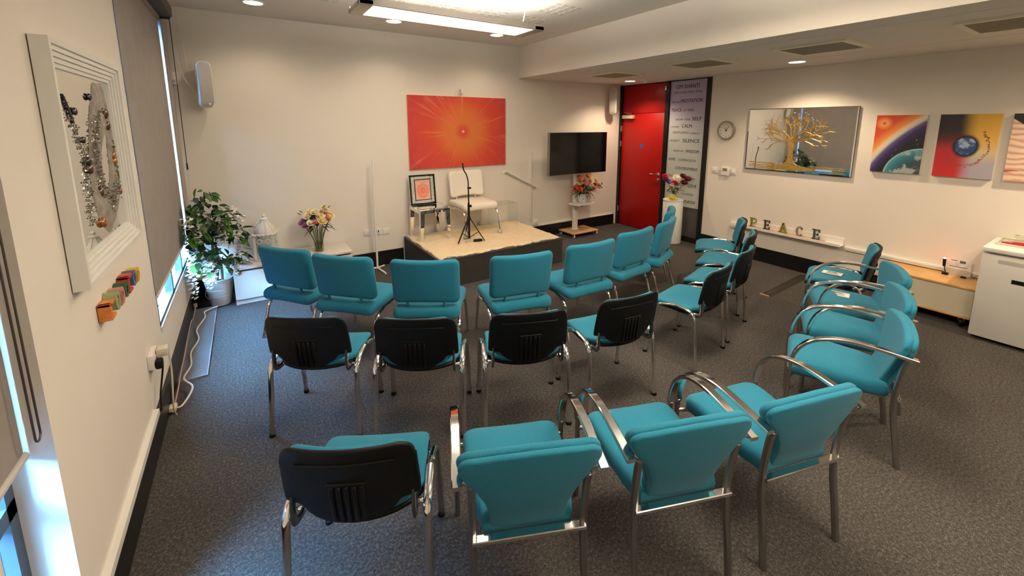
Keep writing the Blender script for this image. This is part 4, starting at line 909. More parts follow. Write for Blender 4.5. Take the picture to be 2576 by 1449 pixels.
# --- flowers in the patterned pot on the trolley shelf
t = thing('flower_pot', 'patterned white pot of orange and yellow flowers on the trolley shelf', 'potted flowers', (4.675, 5.115, 0.5585))
PT = Sh('pot_dots', 0.35); vv = PT.nt.nodes.new('ShaderNodeTexVoronoi'); vv.inputs['Scale'].default_value = 28; PT.nt.links.new(PT.vec, vv.inputs['Vector'])
PT.out(PT.ramp(vv.outputs[0], [(0.0, (0.05, 0.05, 0.07)), (0.16, (0.10, 0.10, 0.14)), (0.22, (0.62, 0.63, 0.64)), (1.0, (0.66, 0.66, 0.66))]))
MB().lathe([(0.055, 0.0), (0.066, 0.006), (0.076, 0.05), (0.078, 0.10), (0.074, 0.145), (0.077, 0.152), (0.070, 0.152), (0.066, 0.10)], 28).build('pot', PT.m, t)
fo = {'o': rose_mesh('bloom', 0.036, petal((214, 66, 24)), 0.6), 'y': rose_mesh('bloom', 0.042, petal((226, 190, 110)), 0.5), 'k': rose_mesh('bloom', 0.034, petal((200, 120, 92)), 0.6), 'm': daisy_mesh('bloom', 0.045, petal((150, 60, 50)))}
rnd = random.Random(8)
for x, y, z, k in ((-0.14, -0.09, 0.315, 'y'), (-0.17, -0.08, 0.25, 'o'), (-0.11, -0.11, 0.24, 'o'), (-0.05, 0.0, 0.40, 'm'), (0.05, -0.04, 0.415, 'o'), (0.10, -0.02, 0.40, 'y'), (0.20, -0.05, 0.33, 'y'), (0.17, -0.08, 0.28, 'o'), (0.11, -0.12, 0.225, 'o'), (0.0, -0.06, 0.36, 'k'), (-0.02, -0.11, 0.29, 'm'), (0.24, -0.06, 0.26, 'm'), (0.06, -0.10, 0.34, 'k'), (-0.07, -0.04, 0.37, 'm')):
    x *= 1.3; z = 0.15 + (z - 0.15) * 1.12
    inst('bloom', fo[k], t, (x, y, z), (R(35) + rnd.uniform(-.3, .3), rnd.uniform(-.4, .4) + x, 0), rnd.uniform(1.1, 1.35)); stem(t, (x * 0.2, y * 0.2, 0.12), (x, y, z - 0.01))
for k in range(60):
    a = rnd.uniform(0, 2 * PI); r_ = rnd.uniform(0.02, 0.12); e = rnd.uniform(-0.35, 0.7)
    m_ = rnd.choice([L_B, L_A, L_C, L_C]); inst('leaf', m_, t, (r_ * math.cos(a), r_ * math.sin(a) * 0.7 - 0.03, 0.14 + rnd.uniform(0, 0.2)), aim(math.cos(a), math.sin(a) * 0.6, e), rnd.uniform(0.8, 1.4))
for a, e, L in ((-0.2, 0.35, 1.6), (0.15, 0.15, 1.8), (PI - 0.1, 0.45, 1.8), (PI + 0.2, 0.1, 2.0), (PI, 0.7, 1.8), (PI + 0.4, -0.2, 1.5), (0.3, -0.5, 1.5), (-0.3, 0.0, 1.9), (0.1, 0.5, 1.6)):
    inst('leaf', L_D, t, (0.06 * math.cos(a), -0.05, 0.20), aim(math.cos(a), -0.2, e), L)
for k in range(9):
    x, z = 0.30 + rnd.uniform(-0.05, 0.09), 0.26 + rnd.uniform(-0.04, 0.05); o = MB().ball((0, 0, 0), 0.009, 8, 5).build('berry', petal((70, 20, 24)), t); o.location = (x, -0.06, z)
    stem(t, (0.1, -0.05, 0.24), (x, -0.06, z), 0.0015)
# --- pedestal and vase
t = thing('pedestal', 'white cylindrical pedestal beside the red door', 'pedestal', (5.60, 4.03, 0))
MB().lathe([(0.148, 0.0), (0.150, 0.004), (0.150, 0.66), (0.148, 0.664)], 48).build('drum', M_WHITE, t)
MB().lathe([(0.152, 0.664), (0.154, 0.668), (0.154, 0.682), (0.150, 0.686)], 48).build('top', M_WHITE, t)
t = thing('posy_vase', 'small glass vase of white, red and purple flowers on the pedestal', 'vase of flowers', (5.585, 4.01, 0.6865))
MB().lathe([(0.040, 0.0), (0.048, 0.02), (0.040, 0.06), (0.028, 0.10), (0.036, 0.16), (0.050, 0.185), (0.047, 0.185), (0.024, 0.10), (0.036, 0.05), (0.030, 0.006)], 22, cap=False).build('vase', M_ACRYL, t)
mw, mr, mp, mm, my = daisy_mesh('bloom', 0.075, petal((240, 228, 205)), 20, 4), rose_mesh('bloom', 0.045, petal((196, 22, 40))), daisy_mesh('bloom', 0.06, petal((96, 34, 110)), 16, 3), daisy_mesh('bloom', 0.065, petal((92, 16, 34)), 18, 4), daisy_mesh('bloom', 0.085, petal((214, 190, 92)), 18, 3)
rnd = random.Random(5)
for m_, x, y, z in ((mw, 0.0, -0.03, 0.345), (mr, -0.06, -0.07, 0.265), (mp, -0.15, 0.0, 0.32), (mp, -0.13, -0.04, 0.28), (mr, -0.13, 0.03, 0.36), (mm, 0.08, -0.05, 0.37), (mm, 0.14, -0.07, 0.33), (mm, 0.12, -0.03, 0.27), (mw, -0.10, -0.06, 0.25)):
    inst('bloom', m_, t, (x * 0.75, y - x * 0.6, z), (R(38), rnd.uniform(-.3, .3), R(-40)), 0.8 if z < 0.26 else 1.0); stem(t, (0, 0, 0.03), (x * 0.75, y - x * 0.6, z - 0.02))
for k in range(20):
    a = rnd.uniform(0, 2 * PI); inst('leaf', L_C if k % 2 else L_B, t, (0.04 * math.cos(a), 0.04 * math.sin(a), rnd.uniform(0.14, 0.28)), aim(math.cos(a), math.sin(a), rnd.uniform(-0.4, 0.6)), rnd.uniform(0.7, 1.1))
t = thing('yellow_bloom', 'single spiky pale yellow flower lying in front of the pedestal vase', 'flower', (5.505, 3.985, 0.6865))
MB().lathe([(0.02, 0), (0.026, 0.012), (0.02, 0.03)], 14).build('calyx', M_STEM, t); inst('bloom', my, t, (0, 0, 0.04), (R(50), 0, R(-45)), 0.85)
# ================================================================ white pole stand
t = thing('pole_stand', 'thin white pole stand with tube feet left of the stage', 'stand', (1.31, 5.26, 0))
MB().cyl((0, 0, 0.015), (0, 0, 1.12), 0.013).build('lower_tube', M_WHITE, t)
MB().cyl((0.006, 0, 0.6), (0.008, 0, 1.41), 0.010).build('upper_tube', M_WHITE, t)
MB().cyl((0, 0, 0.016), (0.035, -0.25, 0.012), 0.012).build('foot', M_WHITE, t)
MB().cyl((0, 0, 0.016), (-0.10, 0.04, 0.012), 0.012).build('foot', M_WHITE, t)
MB().cyl((0, 0, 0.016), (0.10, 0.06, 0.012), 0.012).build('foot', M_WHITE, t)
# ================================================================ right wall
t = RW('wall_clock', 'round grey wall clock between the banner and the tree mirror', 'clock', 3.37, 1.76)
MB().lathe([(0.108, 0.0), (0.130, -0.004), (0.134, -0.022), (0.124, -0.036), (0.110, -0.034), (0.106, -0.018)], 48, axis='y').build('rim', mat('clock_rim', (0.34, 0.30, 0.26), 0.35, 0.4), t)
MB().lathe([(0.109, -0.016), (0.109, -0.019)], 40, axis='y').build('dial', mat('clock_dial', (0.74, 0.70, 0.64), 0.5), t)
for k in range(12):
    a = R(90 - 30 * (k + 1)); me = text_mesh(str(k + 1), 0.028, 0.0005, 'numeral', M_BLACK, 'CENTER'); inst('numeral', me, t, (0.085 * math.cos(a), -0.0196, 0.085 * math.sin(a) - 0.010))
def hand(ang, L, w_, y, name):
    o = MB().prism([(-w_, -0.012), (w_, -0.012), (w_ * 0.6, L), (-w_ * 0.6, L)], y, y - 0.001).build(name, M_BLACK, t, 0); o.rotation_euler = (0, R(ang), 0)
hand(-28, 0.050, 0.0045, -0.021, 'hour_hand'); hand(32, 0.078, 0.0032, -0.0225, 'minute_hand')
MB().lathe([(0.006, -0.019), (0.006, -0.025)], 12, axis='y').build('hub', M_BLACK, t)
for y, nm, lb in ((3.50, 'light_switch', 'white dimmer switch left of the thermostat'), (3.225, 'light_switch', 'white dimmer switch right of the thermostat')):
    t = RW(nm, lb, 'switch', y, 1.185, 'white dimmer switches'); MB().rbox(-0.043, 0.043, -0.012, 0, -0.043, 0.043, 0.004).build('faceplate', M_PLAST, t)
    MB().lathe([(0.018, -0.012), (0.015, -0.028)], 18, axis='y').build('dial', M_PLAST, t)
t = RW('thermostat', 'white thermostat with a small grey screen under the clock', 'thermostat', 3.335, 1.175)
MB().rbox(-0.058, 0.058, -0.030, 0, -0.055, 0.065, 0.005).build('case', M_PLAST, t)
MB().box(-0.032, 0.032, -0.0315, -0.03, 0.012, 0.050).build('screen', mat('lcd', (0.18, 0.19, 0.17), 0.3), t, 0)
MB().rbox(-0.05, 0.05, -0.035, -0.03, -0.046, -0.030, 0.002, 1).build('button_strip', M_PLAST, t)
# tree mirror
t = RW('tree_mirror', 'wide wall mirror with a golden tree across it, above the letter ledge', 'mirror', 2.46, 1.25)
MB().box(-0.598, 0.598, -0.030, -0.004, 0.0, 0.80).build('backing', mat('mirror_back', (0.05, 0.045, 0.04), 0.5), t, 0)
gl = MB(); a, b, ya, yb = 0.60, 0.588, -0.030, -0.033
gl.add([(-a, ya, 0), (a, ya, 0), (a, ya, 0.80), (-a, ya, 0.80), (-b, yb, 0.012), (b, yb, 0.012), (b, yb, 0.788), (-b, yb, 0.788)], [(0, 1, 5, 4), (1, 2, 6, 5), (2, 3, 7, 6), (3, 0, 4, 7), (4, 5, 6, 7)])
gl.build('mirror_glass', M_MIRROR, t, 0)
M_GOLD = mat('gold_foil', (0.62, 0.40, 0.12), 0.3, 0.85, bump=0.4, bscale=300, var=0.25, vscale=60)
TX = -0.045
trunk = [(-0.115, 0.085), (-0.055, 0.11), (-0.032, 0.16), (-0.028, 0.30), (-0.034, 0.36), (-0.052, 0.415), (0.0, 0.44), (0.046, 0.415), (0.03, 0.36), (0.026, 0.28), (0.03, 0.17), (0.055, 0.115), (0.115, 0.085), (0.0, 0.06)]
MB().prism([(TX + x, z) for x, z in trunk], -0.0365, -0.040).build('trunk', M_GOLD, t, 0)
rnd = random.Random(21)
def branch(x, z, ang, L, r_, depth, out):
    pts = [(x, z)]; a = ang; n = 5; bend = rnd.uniform(-0.35, 0.35)
    for k in range(n):
        a += bend / n + rnd.uniform(-0.12, 0.12); x += L / n * math.cos(a); z += L / n * math.sin(a); pts.append((x, z))
    out.tube([(TX + px_, -0.039, pz_) for px_, pz_ in pts], [r_ * (1 - 0.35 * k / n) for k in range(n + 1)], 5)
    if depth:
        for q in range(2 if depth < 3 else 3):
            branch(*pts[rnd.choice((3, 4, 5))], a + rnd.choice((-1, 1)) * rnd.uniform(0.25, 0.75), L * rnd.uniform(0.55, 0.75), r_ * 0.6, depth - 1, out)
for k, (ang, L) in enumerate(((175, 0.20), (160, 0.19), (140, 0.19), (120, 0.18), (100, 0.18), (82, 0.18), (62, 0.18), (42, 0.19), (22, 0.20), (5, 0.20), (-8, 0.16), (190, 0.15))):
    out = MB(); branch(0.02 * math.cos(R(ang)), 0.385 + 0.02 * math.sin(R(ang)), R(ang), L * (1.0 if abs(ang - 90) > 40 else 0.88), 0.0062, 3, out)
    out.v = [(x, y, min(z, 0.765)) for x, y, z in out.v]; out.build('branch', M_GOLD, t)
root = [(-0.115, 0.085), (0.0, 0.10), (0.115, 0.085), (0.30, 0.06), (0.20, 0.035), (0.05, 0.02), (-0.18, 0.03), (-0.29, 0.055)]
MB().prism([(TX + x, z) for x, z in root], -0.0365, -0.0395).build('roots', M_GOLD, t, 0)
for k, (x0_, x1_, z_, h_) in enumerate(((-0.56, -0.20, 0.095, 0.010), (-0.55, -0.22, 0.070, 0.007), (-0.56, -0.2, 0.048, 0.010), (-0.54, -0.1, 0.028, 0.005), (0.15, 0.555, 0.085, 0.009), (0.18, 0.56, 0.062, 0.012), (0.10, 0.54, 0.040, 0.007), (0.02, 0.56, 0.024, 0.006))):
    MB().prism([(x0_, z_), (x0_ + 0.03, z_ + h_), (x1_ - 0.03, z_ + h_ * 0.8), (x1_, z_), (x1_ - 0.05, z_ - h_ * 0.4), (x0_ + 0.05, z_ - h_ * 0.3)], -0.0365, -0.0392).build('ground_line', M_GOLD, t, 0)
gem = MB().ball((0, 0, 0), 0.005, 6, 4).mesh('gem', mat('gem', (0.9, 0.85, 0.7), 0.05, 0.6), 0)
for k in range(26):
    a = rnd.uniform(R(5), R(100)); r_ = rnd.uniform(0.16, 0.36); inst('gem', gem, t, (TX + r_ * math.cos(a), -0.039, min(0.75, 0.40 + r_ * math.sin(a))))
# canvases
def canvas(label, y, name, m, w=0.40, h=0.60, z=1.343):
    t = RW('canvas', label, 'painting', y, z, 'small canvases on the right wall')
    MB().box(-w / 2, w / 2, -0.036, -0.004, 0, h).build('stretcher', mat('canvas_raw', (0.62, 0.58, 0.52), 0.8), t, 0)
    MB().box(-w / 2, w / 2, -0.039, -0.036, 0, h).build('painted_face', m, t, 0); return t
s = Sh('space_canvas', 0.5)
d1 = s.M('DIVIDE', s.M('SUBTRACT', s.dist(0.916, -0.465), 0.9), 0.8)
arc = s.ramp(d1, [(0.0, (0.003, 0.003, 0.008)), (0.30, (0.004, 0.003, 0.012)), (0.37, (0.03, 0.012, 0.10)), (0.415, (0.12, 0.08, 0.22)), (0.445, (0.66, 0.62, 0.55)), (0.475, (0.78, 0.62, 0.42)), (0.51, (0.80, 0.30, 0.05)), (0.60, (0.66, 0.07, 0.015)), (1.0, (0.50, 0.015, 0.01))])
ds = s.dist(-0.130, 0.515); glow = s.ramp(ds, [(0.0, (0.35, 0.04, 0.02)), (0.010, (0.62, 0.14, 0.05)), (0.022, (0.88, 0.42, 0.16)), (0.05, (0.80, 0.20, 0.03)), (0.075, (0.70, 0.10, 0.02))])
c = s.mix(s.M('MULTIPLY', s.M('SUBTRACT', 1.0, s.step(ds, 0.055, 0.08)), 0.85), arc, glow)
vo = s.nt.nodes.new('ShaderNodeTexVoronoi'); vo.inputs['Scale'].default_value = 15; s.nt.links.new(s.vec, vo.inputs['Vector'])
c = s.mix(s.M('MULTIPLY', s.M('SUBTRACT', 1.0, s.step(vo.outputs[0], 0.05, 0.16)), s.M('SUBTRACT', 1.0, s.step(d1, 0.28, 0.36))), c, (0.55, 0.52, 0.62))
dp = s.dist(0.20, -0.03)
land = s.step(s.noise(11, 5), 0.5, 0.62)
pl = s.mix(land, s.ramp(dp, [(0.0, (0.05, 0.05, 0.055)), (0.16, (0.03, 0.06, 0.08)), (0.22, (0.015, 0.14, 0.20)), (0.275, (0.05, 0.26, 0.33)), (0.29, (0.40, 0.55, 0.55))]), (0.34, 0.38, 0.36))
c = s.mix(s.M('SUBTRACT', 1.0, s.step(dp, 0.288, 0.296)), c, pl); s.out(c)
canvas('canvas of an orange sky arcing over dark space and a blue planet', 1.494, 'space', s.m)
s = Sh('earth_canvas', 0.5)
n_ = s.M('MULTIPLY', s.M('SUBTRACT', s.noise(4, 3), 0.5), 0.14)
left = s.ramp(s.M('ADD', s.z, n_), [(0.0, (0.50, 0.012, 0.015)), (0.26, (0.42, 0.010, 0.014)), (0.36, (0.10, 0.006, 0.010)), (0.46, (0.012, 0.004, 0.006)), (1.0, (0.006, 0.003, 0.005))])
right = s.ramp(s.M('ADD', s.z, n_), [(0.0, (0.36, 0.34, 0.42)), (0.14, (0.40, 0.37, 0.42)), (0.26, (0.62, 0.50, 0.26)), (0.36, (0.70, 0.42, 0.06)), (0.60, (0.68, 0.38, 0.02))])
c = s.mix(s.step(s.M('ADD', s.x, s.M('MULTIPLY', n_, 0.5)), -0.055, 0.075), left, right)
de = s.dist(0.0, 0.30, 1.0, 0.85)
c = s.mix(s.M('SUBTRACT', 1.0, s.step(de, 0.075, 0.105)), c, (0.004, 0.006, 0.02))
ear = s.mix(s.step(s.noise(16, 5), 0.5, 0.68), (0.012, 0.05, 0.19), (0.35, 0.48, 0.62)); c = s.mix(s.M('SUBTRACT', 1.0, s.step(de, 0.066, 0.073)), c, ear); s.out(c)
t = canvas('canvas of a small blue earth on black, red, yellow and lilac', 1.003, 'earth', s.m)
rnd = random.Random(9)
for k in range(26):
    a = R(-115 + 160 * k / 25); rx = 0.155 + rnd.uniform(-0.012, 0.012)
    x, z = -0.0 + rx * math.cos(a) * 0.95, 0.30 + rx * 1.18 * math.sin(a); r_ = rnd.uniform(0.004, 0.011)
    MB().lathe([(r_, 0.0), (r_ * 0.8, -0.0012)], 8, (x, -0.039, z), 'y').build('painted_rose', petal(rnd.choice([(170, 70, 70), (150, 90, 60), (110, 100, 60), (190, 110, 100)])), t)
MB().tube([(0.15 * math.cos(R(a)), -0.0395, 0.30 + 0.178 * math.sin(R(a))) for a in range(-140, 60, 8)], 0.0016, 5).build('painted_vine', petal((90, 80, 60)), t)
s = Sh('folds_canvas', 0.5); wv = s.nt.nodes.new('ShaderNodeTexWave'); wv.inputs['Scale'].default_value = 6; wv.inputs['Distortion'].default_value = 5; wv.bands_direction = 'Z'
s.nt.links.new(s.vec, wv.inputs['Vector'])
c = s.ramp(wv.outputs[1], [(0.0, (0.55, 0.30, 0.22)), (0.35, (0.70, 0.46, 0.34)), (0.8, (0.78, 0.60, 0.46))])
c = s.mix(s.step(s.M('ADD', s.z, s.M('MULTIPLY', s.x, 0.8)), 0.39, 0.40), c, (0.01, 0.008, 0.01))
c = s.mix(s.M('MULTIPLY', s.step(s.noise(9, 4, s.vecxyz(s.M('MULTIPLY', s.x, 0.4), 0.0, s.M('MULTIPLY', s.z, 2.5))), 0.55, 0.62), s.M('SUBTRACT', 1.0, s.step(s.z, 0.10, 0.2))), c, (0.40, 0.05, 0.03)); s.out(c)
canvas('canvas of pale pink folds with a black corner, cut by the photo edge', 0.537, 'folds', s.m)
# letter ledge
t = RW('picture_ledge', 'white picture ledge holding the letters on the right wall', 'shelf', 2.45, 0.445)
MB().box(-0.60, 0.60, -0.012, 0, 0.0, 0.085).build('back_strip', M_WHITE, t, 0)
MB().box(-0.60, 0.60, -0.105, -0.012, 0.0, 0.012).build('tray', M_WHITE, t, 0)
MB().box(-0.60, 0.60, -0.115, -0.105, 0.0, 0.030).build('front_lip', M_WHITE, t, 0)
t = RW('letter_plank', 'thin orange wooden plank lying on the picture ledge under the letters', 'plank', 2.55, 0.4575)
MB().rbox(-0.40, 0.51, -0.092, -0.022, 0.0, 0.010, 0.003).build('board', mat('orange_wood', (0.62, 0.27, 0.06), 0.45, var=0.15, vscale=12), t)
MB().rbox(0.51, 0.525, -0.092, -0.022, 0.0, 0.010, 0.004).build('end_cap', mat('orange_wood'), t)
ZL = 0.468
def letter(ch, x, col, label):
    t = RW('standing_letter', label, 'letter', 2.46 - x, ZL, 'letters spelling peace')
    m_ = mat('letter_%d%d%d' % col, lin(col), 0.5, var=0.3, vscale=40); W_, H_ = 0.042, 0.125; mb = MB(); y0, y1 = -0.070, -0.046
    def bar(x0, x1, z0, z1): mb.rbox(x0, x1, y0, y1, z0, z1, 0.0025, 1)
    if ch == 'P':
        bar(-0.030, -0.008, 0, H_); bar(-0.042, 0.008, 0, 0.014); bar(-0.042, -0.02, H_ - 0.014, H_)
        mb.tube([(-0.012, (y0 + y1) / 2, H_ - 0.009)] + [(0.012 + 0.028 * math.sin(a), (y0 + y1) / 2, H_ - 0.038 + 0.029 * math.cos(a)) for a in [PI * k / 8 for k in range(9)]] + [(-0.012, (y0 + y1) / 2, H_ - 0.067)], 1.0, sec=[(-0.012, -0.009), (0.012, -0.009), (0.012, 0.009), (-0.012, 0.009)], up=(0, 1, 0)) if False else None
        pts = [(0.012 + 0.030 * math.sin(a), H_ - 0.038 + 0.030 * math.cos(a)) for a in [PI * k / 10 for k in range(11)]]
        path = [(-0.012, H_ - 0.008)] + pts + [(-0.012, H_ - 0.068)]
        for (xa, za), (xb, zb) in zip(path[:-1], path[1:]): mb.prism([(xa, za + 0.008), (xb, zb + 0.008), (xb + 0.004, zb - 0.008), (xa + 0.004, za - 0.008)], y0, y1)
    if ch == 'E':
        bar(-0.030, -0.010, 0, H_); bar(-0.042, 0.038, 0, 0.016); bar(-0.042, 0.036, H_ - 0.016, H_); bar(-0.012, 0.022, 0.056, 0.070)
        bar(0.026, 0.038, 0.010, 0.038); bar(0.024, 0.036, H_ - 0.036, H_ - 0.008); bar(0.012, 0.022, 0.048, 0.078)
    if ch == 'A':
        mb.prism([(-0.044, 0), (-0.024, 0), (0.008, H_), (-0.010, H_)], y0, y1); mb.prism([(0.022, 0), (0.046, 0), (0.012, H_), (-0.012, H_)], y0, y1)
        bar(-0.022, 0.024, 0.036, 0.050); bar(-0.054, -0.014, 0, 0.012); bar(0.014, 0.056, 0, 0.012)
    if ch == 'C':
        pts = [(0.004 + 0.040 * math.cos(a), H_ / 2 + (H_ / 2 - 0.001) * math.sin(a), 0.004 + 0.022 * math.cos(a), H_ / 2 + (H_ / 2 - 0.018) * math.sin(a)) for a in [R(42 + 276 * k / 18) for k in range(19)]]
        for p, q in zip(pts[:-1], pts[1:]): mb.prism([(p[0], p[1]), (q[0], q[1]), (q[2], q[3]), (p[2], p[3])], y0, y1)
        bar(0.020, 0.036, H_ - 0.046, H_ - 0.012); bar(0.020, 0.034, 0.012, 0.024)
    mb.build('letter_body', m_, t, 30)
    MB().box(-0.03, 0.03, y1, y1 + 0.012, 0, 0.006).build('foot_plate', m_, t, 0)
letter('P', -0.405, (128, 126, 52), 'olive green standing letter P at the far end of the ledge')
letter('E', -0.225, (78, 74, 84), 'slate grey standing letter E between the P and the A')
letter('A', -0.025, (140, 134, 60), 'olive green standing letter A in the middle of the ledge')
letter('C', 0.160, (146, 128, 116), 'taupe standing letter C between the A and the second E')
letter('E', 0.345, (70, 84, 92), 'blue grey standing letter E at the near end of the ledge')
# trunking and sockets
t = RW('cable_trunking', 'white cable trunking running along the right wall behind the low shelf', 'trunking', 1.20, 0.400)
MB().rbox(-0.63, 0.49, -0.030, 0, 0.0, 0.045, 0.003).build('channel', M_WHITE, t)
MB().box(-0.63, 0.49, -0.0315, -0.03, 0.020, 0.023).build('lid_seam', mat('seam_grey', (0.4, 0.38, 0.35), 0.6), t, 0)
t = RW('wall_socket', 'white double wall socket at the far end of the picture ledge', 'socket', 3.115, 0.432); socket(t, 0.146, 0.086, d=0.035)
# low wooden topped cabinet on castors
t = thing('shelf_unit', 'low cream shelf unit with a beech top on castors beside the fridge', 'cabinet', (5.585, 1.08, 0))
M_CREAM = mat('cream_panel', (0.64, 0.58, 0.44), 0.5)
MB().rbox(-0.205, 0.200, -0.36, 0.335, 0.372, 0.392, 0.004).build('top', M_WOODL, t)
MB().box(-0.19, -0.172, -0.355, 0.22, 0.115, 0.372).build('front_panel', M_CREAM, t, 0)
MB().rbox(-0.20, 0.19, -0.355, 0.33, 0.095, 0.113, 0.003).build('base_board', M_WOODL, t)
MB().box(-0.19, 0.19, 0.302, 0.32, 0.113, 0.372).build('end_panel', M_CREAM, t, 0)
MB().box(-0.172, 0.19, -0.355, -0.337, 0.113, 0.372).build('end_panel', M_CREAM, t, 0)
MB().box(-0.19, -0.172, 0.22, 0.24, 0.113, 0.372).build('post', M_CREAM, t, 0)
MB().box(-0.17, 0.19, 0.22, 0.302, 0.113, 0.118).build('shelf', M_WOODL, t, 0)
for sx in (-0.14, 0.14):
    for sy in (-0.30, 0.27):
        c_ = MB().lathe([(0.034, -0.014), (0.040, -0.009), (0.040, 0.009), (0.034, 0.014)], 18, (sx, sy, 0.041), 'y').build('castor', M_BLACK, t)
        MB().rbox(sx - 0.012, sx + 0.012, sy - 0.022, sy + 0.022, 0.05, 0.095, 0.004).lathe([(0.014, -0.016), (0.014, 0.016)], 12, (sx, sy, 0.041), 'y').build('castor_fork', M_STEEL, c_)
# red star projector lamp and card
t = thing('red_projector_lamp', 'slim black gooseneck lamp glowing red on the low shelf unit', 'lamp', (5.69, 0.978, 0.392))
MB().rbox(-0.018, 0.018, -0.022, 0.022, 0.0, 0.020, 0.004).build('base', M_BLACK, t)
MB().tube(smooth_path([(0, 0, 0.02), (-0.003, 0.006, 0.05), (0.0, 0.016, 0.085)], 4), 0.004, 6).build('neck', M_BKM, t)
MB().cyl((0, 0.016, 0.08), (0, 0.02, 0.155), 0.011, 0.013, n=12).build('barrel', M_BKM, t)
MB().ball((0, 0.0205, 0.160), 0.0125, 10, 6, (1, 1, 0.6)).build('lens', mat('red_glow', (1, 0.1, 0.1), 0.4, emit=(1.0, 0.10, 0.12), estr=18.0), t)
rnd = random.Random(2)
l = bpy.data.lights.new('red_glow_light', 'POINT'); l.energy = 0.05; l.color = (1, 0.12, 0.10); l.shadow_soft_size = 0.012
o = bpy.data.objects.new('red_glow_light', l); COL.objects.link(o); o.parent = t; o.location = (0, 0.021, 0.185)
for px_, pz_ in ((1.33, 1.25), (1.00, 1.20), (0.93, 1.10), (0.87, 1.06), (0.74, 1.14), (0.90, 0.98), (0.85, 1.01), (0.76, 1.04), (0.92, 0.90), (1.20, 1.27), (0.98, 0.86)):
    l = bpy.data.lights.new('star_beam', 'SPOT'); l.energy = 9.0; l.color = (1, 0.25, 0.22); l.spot_size = R(1.2); l.spot_blend = 0.5; l.shadow_soft_size = 0.001
    o = bpy.data.objects.new('star_beam', l); COL.objects.link(o); o.parent = t; p0 = Vector((0, 0.021, 0.172)); o.location = p0
    d_ = Vector((XR, px_, pz_)) - (Vector((5.69, 0.978, 0.392)) + p0); o.rotation_euler = d_.to_track_quat('-Z', 'Y').to_euler()
t = thing('notice_card', 'folded white notice card standing on the trunking behind the red lamp', 'card', (5.735, 0.905, 0.392), R(-90))
MB().box(-0.085, 0.085, -0.001, 0.001, 0.065, 0.165).build('card_front', M_WHITE, t, 0)
MB().box(-0.090, 0.090, -0.006, 0.016, 0.0, 0.066).build('holder', mat('holder_beige', (0.60, 0.54, 0.46), 0.5), t, 0)
MB().box(0.005, 0.045, -0.0018, -0.001, 0.128, 0.152).build('printed_photo', mat('print_grey', (0.14, 0.14, 0.13), 0.6), t, 0)
for x0_, x1_, z_ in ((-0.055, -0.01, 0.145), (-0.06, 0.06, 0.085)): MB().box(x0_, x1_, -0.0018, -0.001, z_, z_ + 0.006).build('printed_line', mat('print_grey'), t, 0)
MB().tube([(-0.012 + 0.011 * math.cos(2 * PI * k / 14), -0.0012, 0.115 + 0.011 * math.sin(2 * PI * k / 14)) for k in range(14)], 0.001, 4, closed=True).build('printed_ring', mat('print_grey'), t)
t = thing('usb_cable', 'dark cable running from the shelf unit towards the fridge', 'cable', (5.69, 0.86, 0.392))
MB().rbox(-0.012, 0.012, -0.025, 0.012, 0.0, 0.016, 0.004).build('plug', M_BLACK, t)
MB().tube(smooth_path([(0, -0.025, 0.008), (0.02, -0.06, 0.02), (0.05, -0.10, 0.045), (0.07, -0.128, 0.055)], 4), 0.004, 6).build('lead', mat('lead_grey', (0.22, 0.18, 0.15), 0.5), t)
# fridge and tray
t = thing('fridge', 'white under counter fridge at the right edge of the photo', 'fridge', (5.50, 0.415, 0))
M_FR = mat('fridge_white', (0.66, 0.64, 0.60), 0.4, bump=0.1, bscale=250)
MB().rbox(-0.225, 0.275, -0.285, 0.285, 0.04, 0.785, 0.006).build('body', M_FR, t)
MB().rbox(-0.280, -0.230, -0.285, 0.285, 0.03, 0.765, 0.010).build('door', M_FR, t)
MB().rbox(-0.285, 0.28, -0.29, 0.29, 0.785, 0.822, 0.006).build('worktop', M_WHITE, t)
MB().box(-0.2825, -0.279, -0.05, 0.19, 0.700, 0.732).build('grip_recess', mat('grip_grey', (0.55, 0.53, 0.49), 0.4), t, 0)
MB().box(-0.2815, -0.280, -0.04, 0.10, 0.55, 0.585).build('badge', M_BLACK, t, 0)
for sx in (-0.2, 0.24):
    for sy in (-0.25, 0.25): MB().lathe([(0.02, 0.0), (0.02, 0.045)], 12, (sx, sy, 0)).build('foot', M_BLACK, t)
t = thing('serving_tray', 'clear plastic serving tray on top of the fridge', 'tray', (5.58, 0.40, 0.8225))
MB().box(-0.16, 0.17, -0.24, 0.26, 0.0, 0.006).build('base', M_ACRYL, t, 0)
M_TR = mat('tray_rim', (0.72, 0.66, 0.52), 0.15, 0.2)
for b_ in ((-0.165, -0.157, -0.24, 0.26), (0.165, 0.173, -0.24, 0.26), (-0.165, 0.173, -0.245, -0.237), (-0.165, 0.173, 0.257, 0.265)): MB().rbox(b_[0], b_[1], b_[2], b_[3], 0.0, 0.016, 0.003, 1).build('rim', M_TR, t)
t = thing('red_sachet', 'flat red folded napkin lying in the tray on the fridge', 'napkin', (5.50, 0.54, 0.829), R(12))
MB().prism([(-0.015, -0.09), (0.02, -0.11), (0.03, 0.06), (0.0, 0.10), (-0.02, 0.03)], 0.0, 0.012, 'z').build('fold', mat('napkin_red', (0.52, 0.02, 0.03), 0.6), t, 0)
MB().prism([(-0.01, -0.05), (0.03, -0.08), (0.035, 0.0), (0.0, 0.04)], 0.012, 0.018, 'z').build('upper_fold', mat('napkin_red'), t, 0)
t = thing('glass_jar', 'small clear jar lying in the tray on the fridge', 'jar', (5.64, 0.56, 0.829))
MB().lathe([(0.028, 0.0), (0.030, 0.004), (0.030, 0.05), (0.024, 0.056)], 20).build('body', M_ACRYL, t)
MB().lathe([(0.026, 0.056), (0.026, 0.068)], 20).build('lid', M_TR, t)
